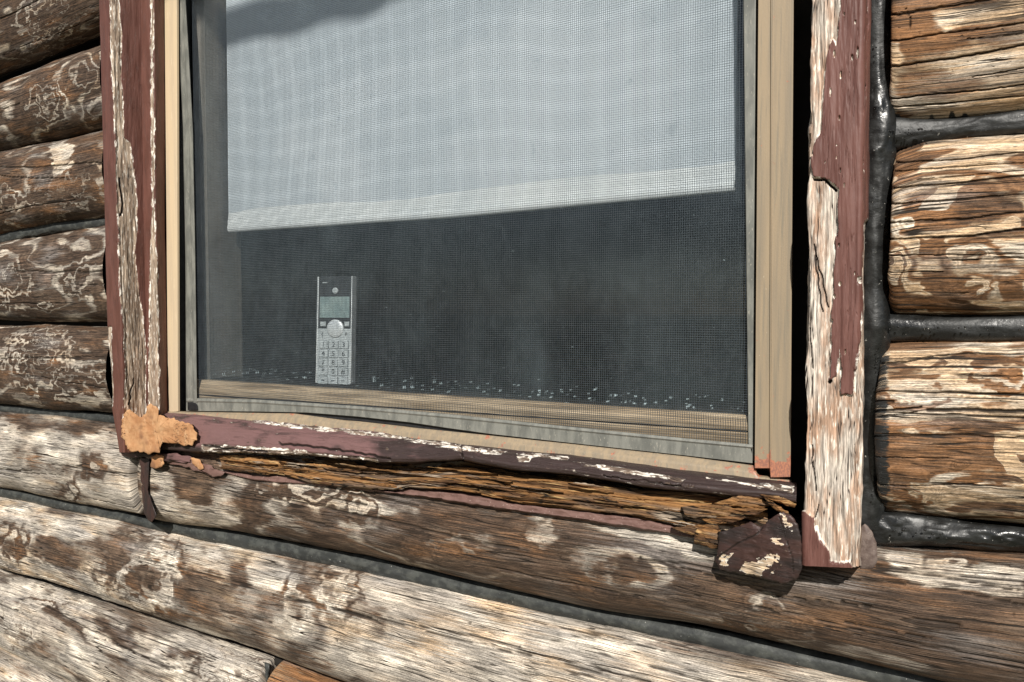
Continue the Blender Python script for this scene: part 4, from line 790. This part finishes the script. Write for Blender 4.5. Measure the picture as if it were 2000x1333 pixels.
def glyph(ch, x, z, size, parent):
    cu = bpy.data.curves.new('key_print', 'FONT'); cu.body = ch; cu.size = size; cu.align_x = 'CENTER'; cu.align_y = 'CENTER'; cu.extrude = .00015; cu.materials.append(INK)
    tmp = bpy.data.objects.new('key_print_text', cu); me = bpy.data.meshes.new_from_object(tmp); bpy.data.objects.remove(tmp); me.materials.clear(); me.materials.append(INK)
    o = bpy.data.objects.new('key_print', me); COL.objects.link(o); o.parent = parent; o.location = (x, -.0026, z); o.rotation_euler = (R(90), 0, 0); return o
kw, kh = .0165, .0122
for r_, row in enumerate(('123', '456', '789', '*0#', '---')):
    for c, ch in enumerate(row):
        x = (c - 1) * .0185 + .0003; z = .0655 - r_ * .0146
        k_ = lp('key', x - kw / 2, x + kw / 2, -.0022, .001, z - kh / 2, z + kh / 2, KEY, ph, .0007)
        rim = lp('key_rim', x - kw / 2 - .0005, x + kw / 2 + .0005, -.00125, .0, z - kh / 2 - .0005, z + kh / 2 + .0005, INK, k_, .0002)
        if ch != '-': glyph(ch, x, z, .0115, k_)
        else: lp('key_print', x - .003, x + .003, -.0026, -.002, z - .0008, z + .0008, INK, k_, .0001)
glyph('(', -.021, .083, .009, ph); glyph('F', .023, .083, .007, ph)

# ------------------------------------------------------------------ dim room behind the window
def inbox(x0, x1, y0, y1, z0, z1):
    parts = [('room_wall', x0 - .05, x0, y0, y1, z0, z1), ('room_wall', x1, x1 + .05, y0, y1, z0, z1), ('room_wall', x0 - .05, x1 + .05, y1, y1 + .05, z0, z1), ('room_floor', x0 - .05, x1 + .05, y0, y1 + .05, z0 - .05, z0), ('room_ceiling', x0 - .05, x1 + .05, y0, y1 + .05, z1, z1 + .05)]
    for nme, *c in parts:
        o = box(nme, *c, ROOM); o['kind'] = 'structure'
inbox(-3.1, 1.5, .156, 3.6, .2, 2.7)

# ------------------------------------------------------------------ added unseen branch, shaped to cast a band on the shade
bm = T('added_branch_bark'); BARK = bm.fin(bm.mix(bm.noise(bm.obj(), (30, 30, 30), 4), (.10, .07, .05), (.2, .15, .11)), .85, bm.bump(bm.noise(bm.obj(), (60, 60, 60), 4), .6, .004))
tgt = [(380, 62), (445, 52), (560, 28), (680, -2), (800, -45), (930, -95)]
P = at([p[0] for p in tgt], [p[1] for p in tgt], YB); P = P + S * 2.2
K = np.linspace(0, 1, 60); kk = np.linspace(0, 1, len(P)); C_ = np.stack([np.interp(K, kk, P[:, i]) for i in range(3)], 1)
C_[:, 2] += .004 * np.sin(K * 26); dirx = (C_[-1] - C_[0]); dirx /= np.linalg.norm(dirx); u_ = np.cross(dirx, S); u_ /= np.linalg.norm(u_); v_ = np.cross(dirx, u_)
rb = .026 * (1 + .2 * (vn(K * 9, K * 0, 3) - .5))
G = np.stack([C_ + rb[:, None] * (math.cos(a) * u_ + math.sin(a) * v_) for a in np.linspace(0, 2 * math.pi, 13)], 1)
br = grid('added_shade_branch', G, BARK, None); br['label'] = 'added unseen branch that throws a dark band on the shade'; br['category'] = 'branch'
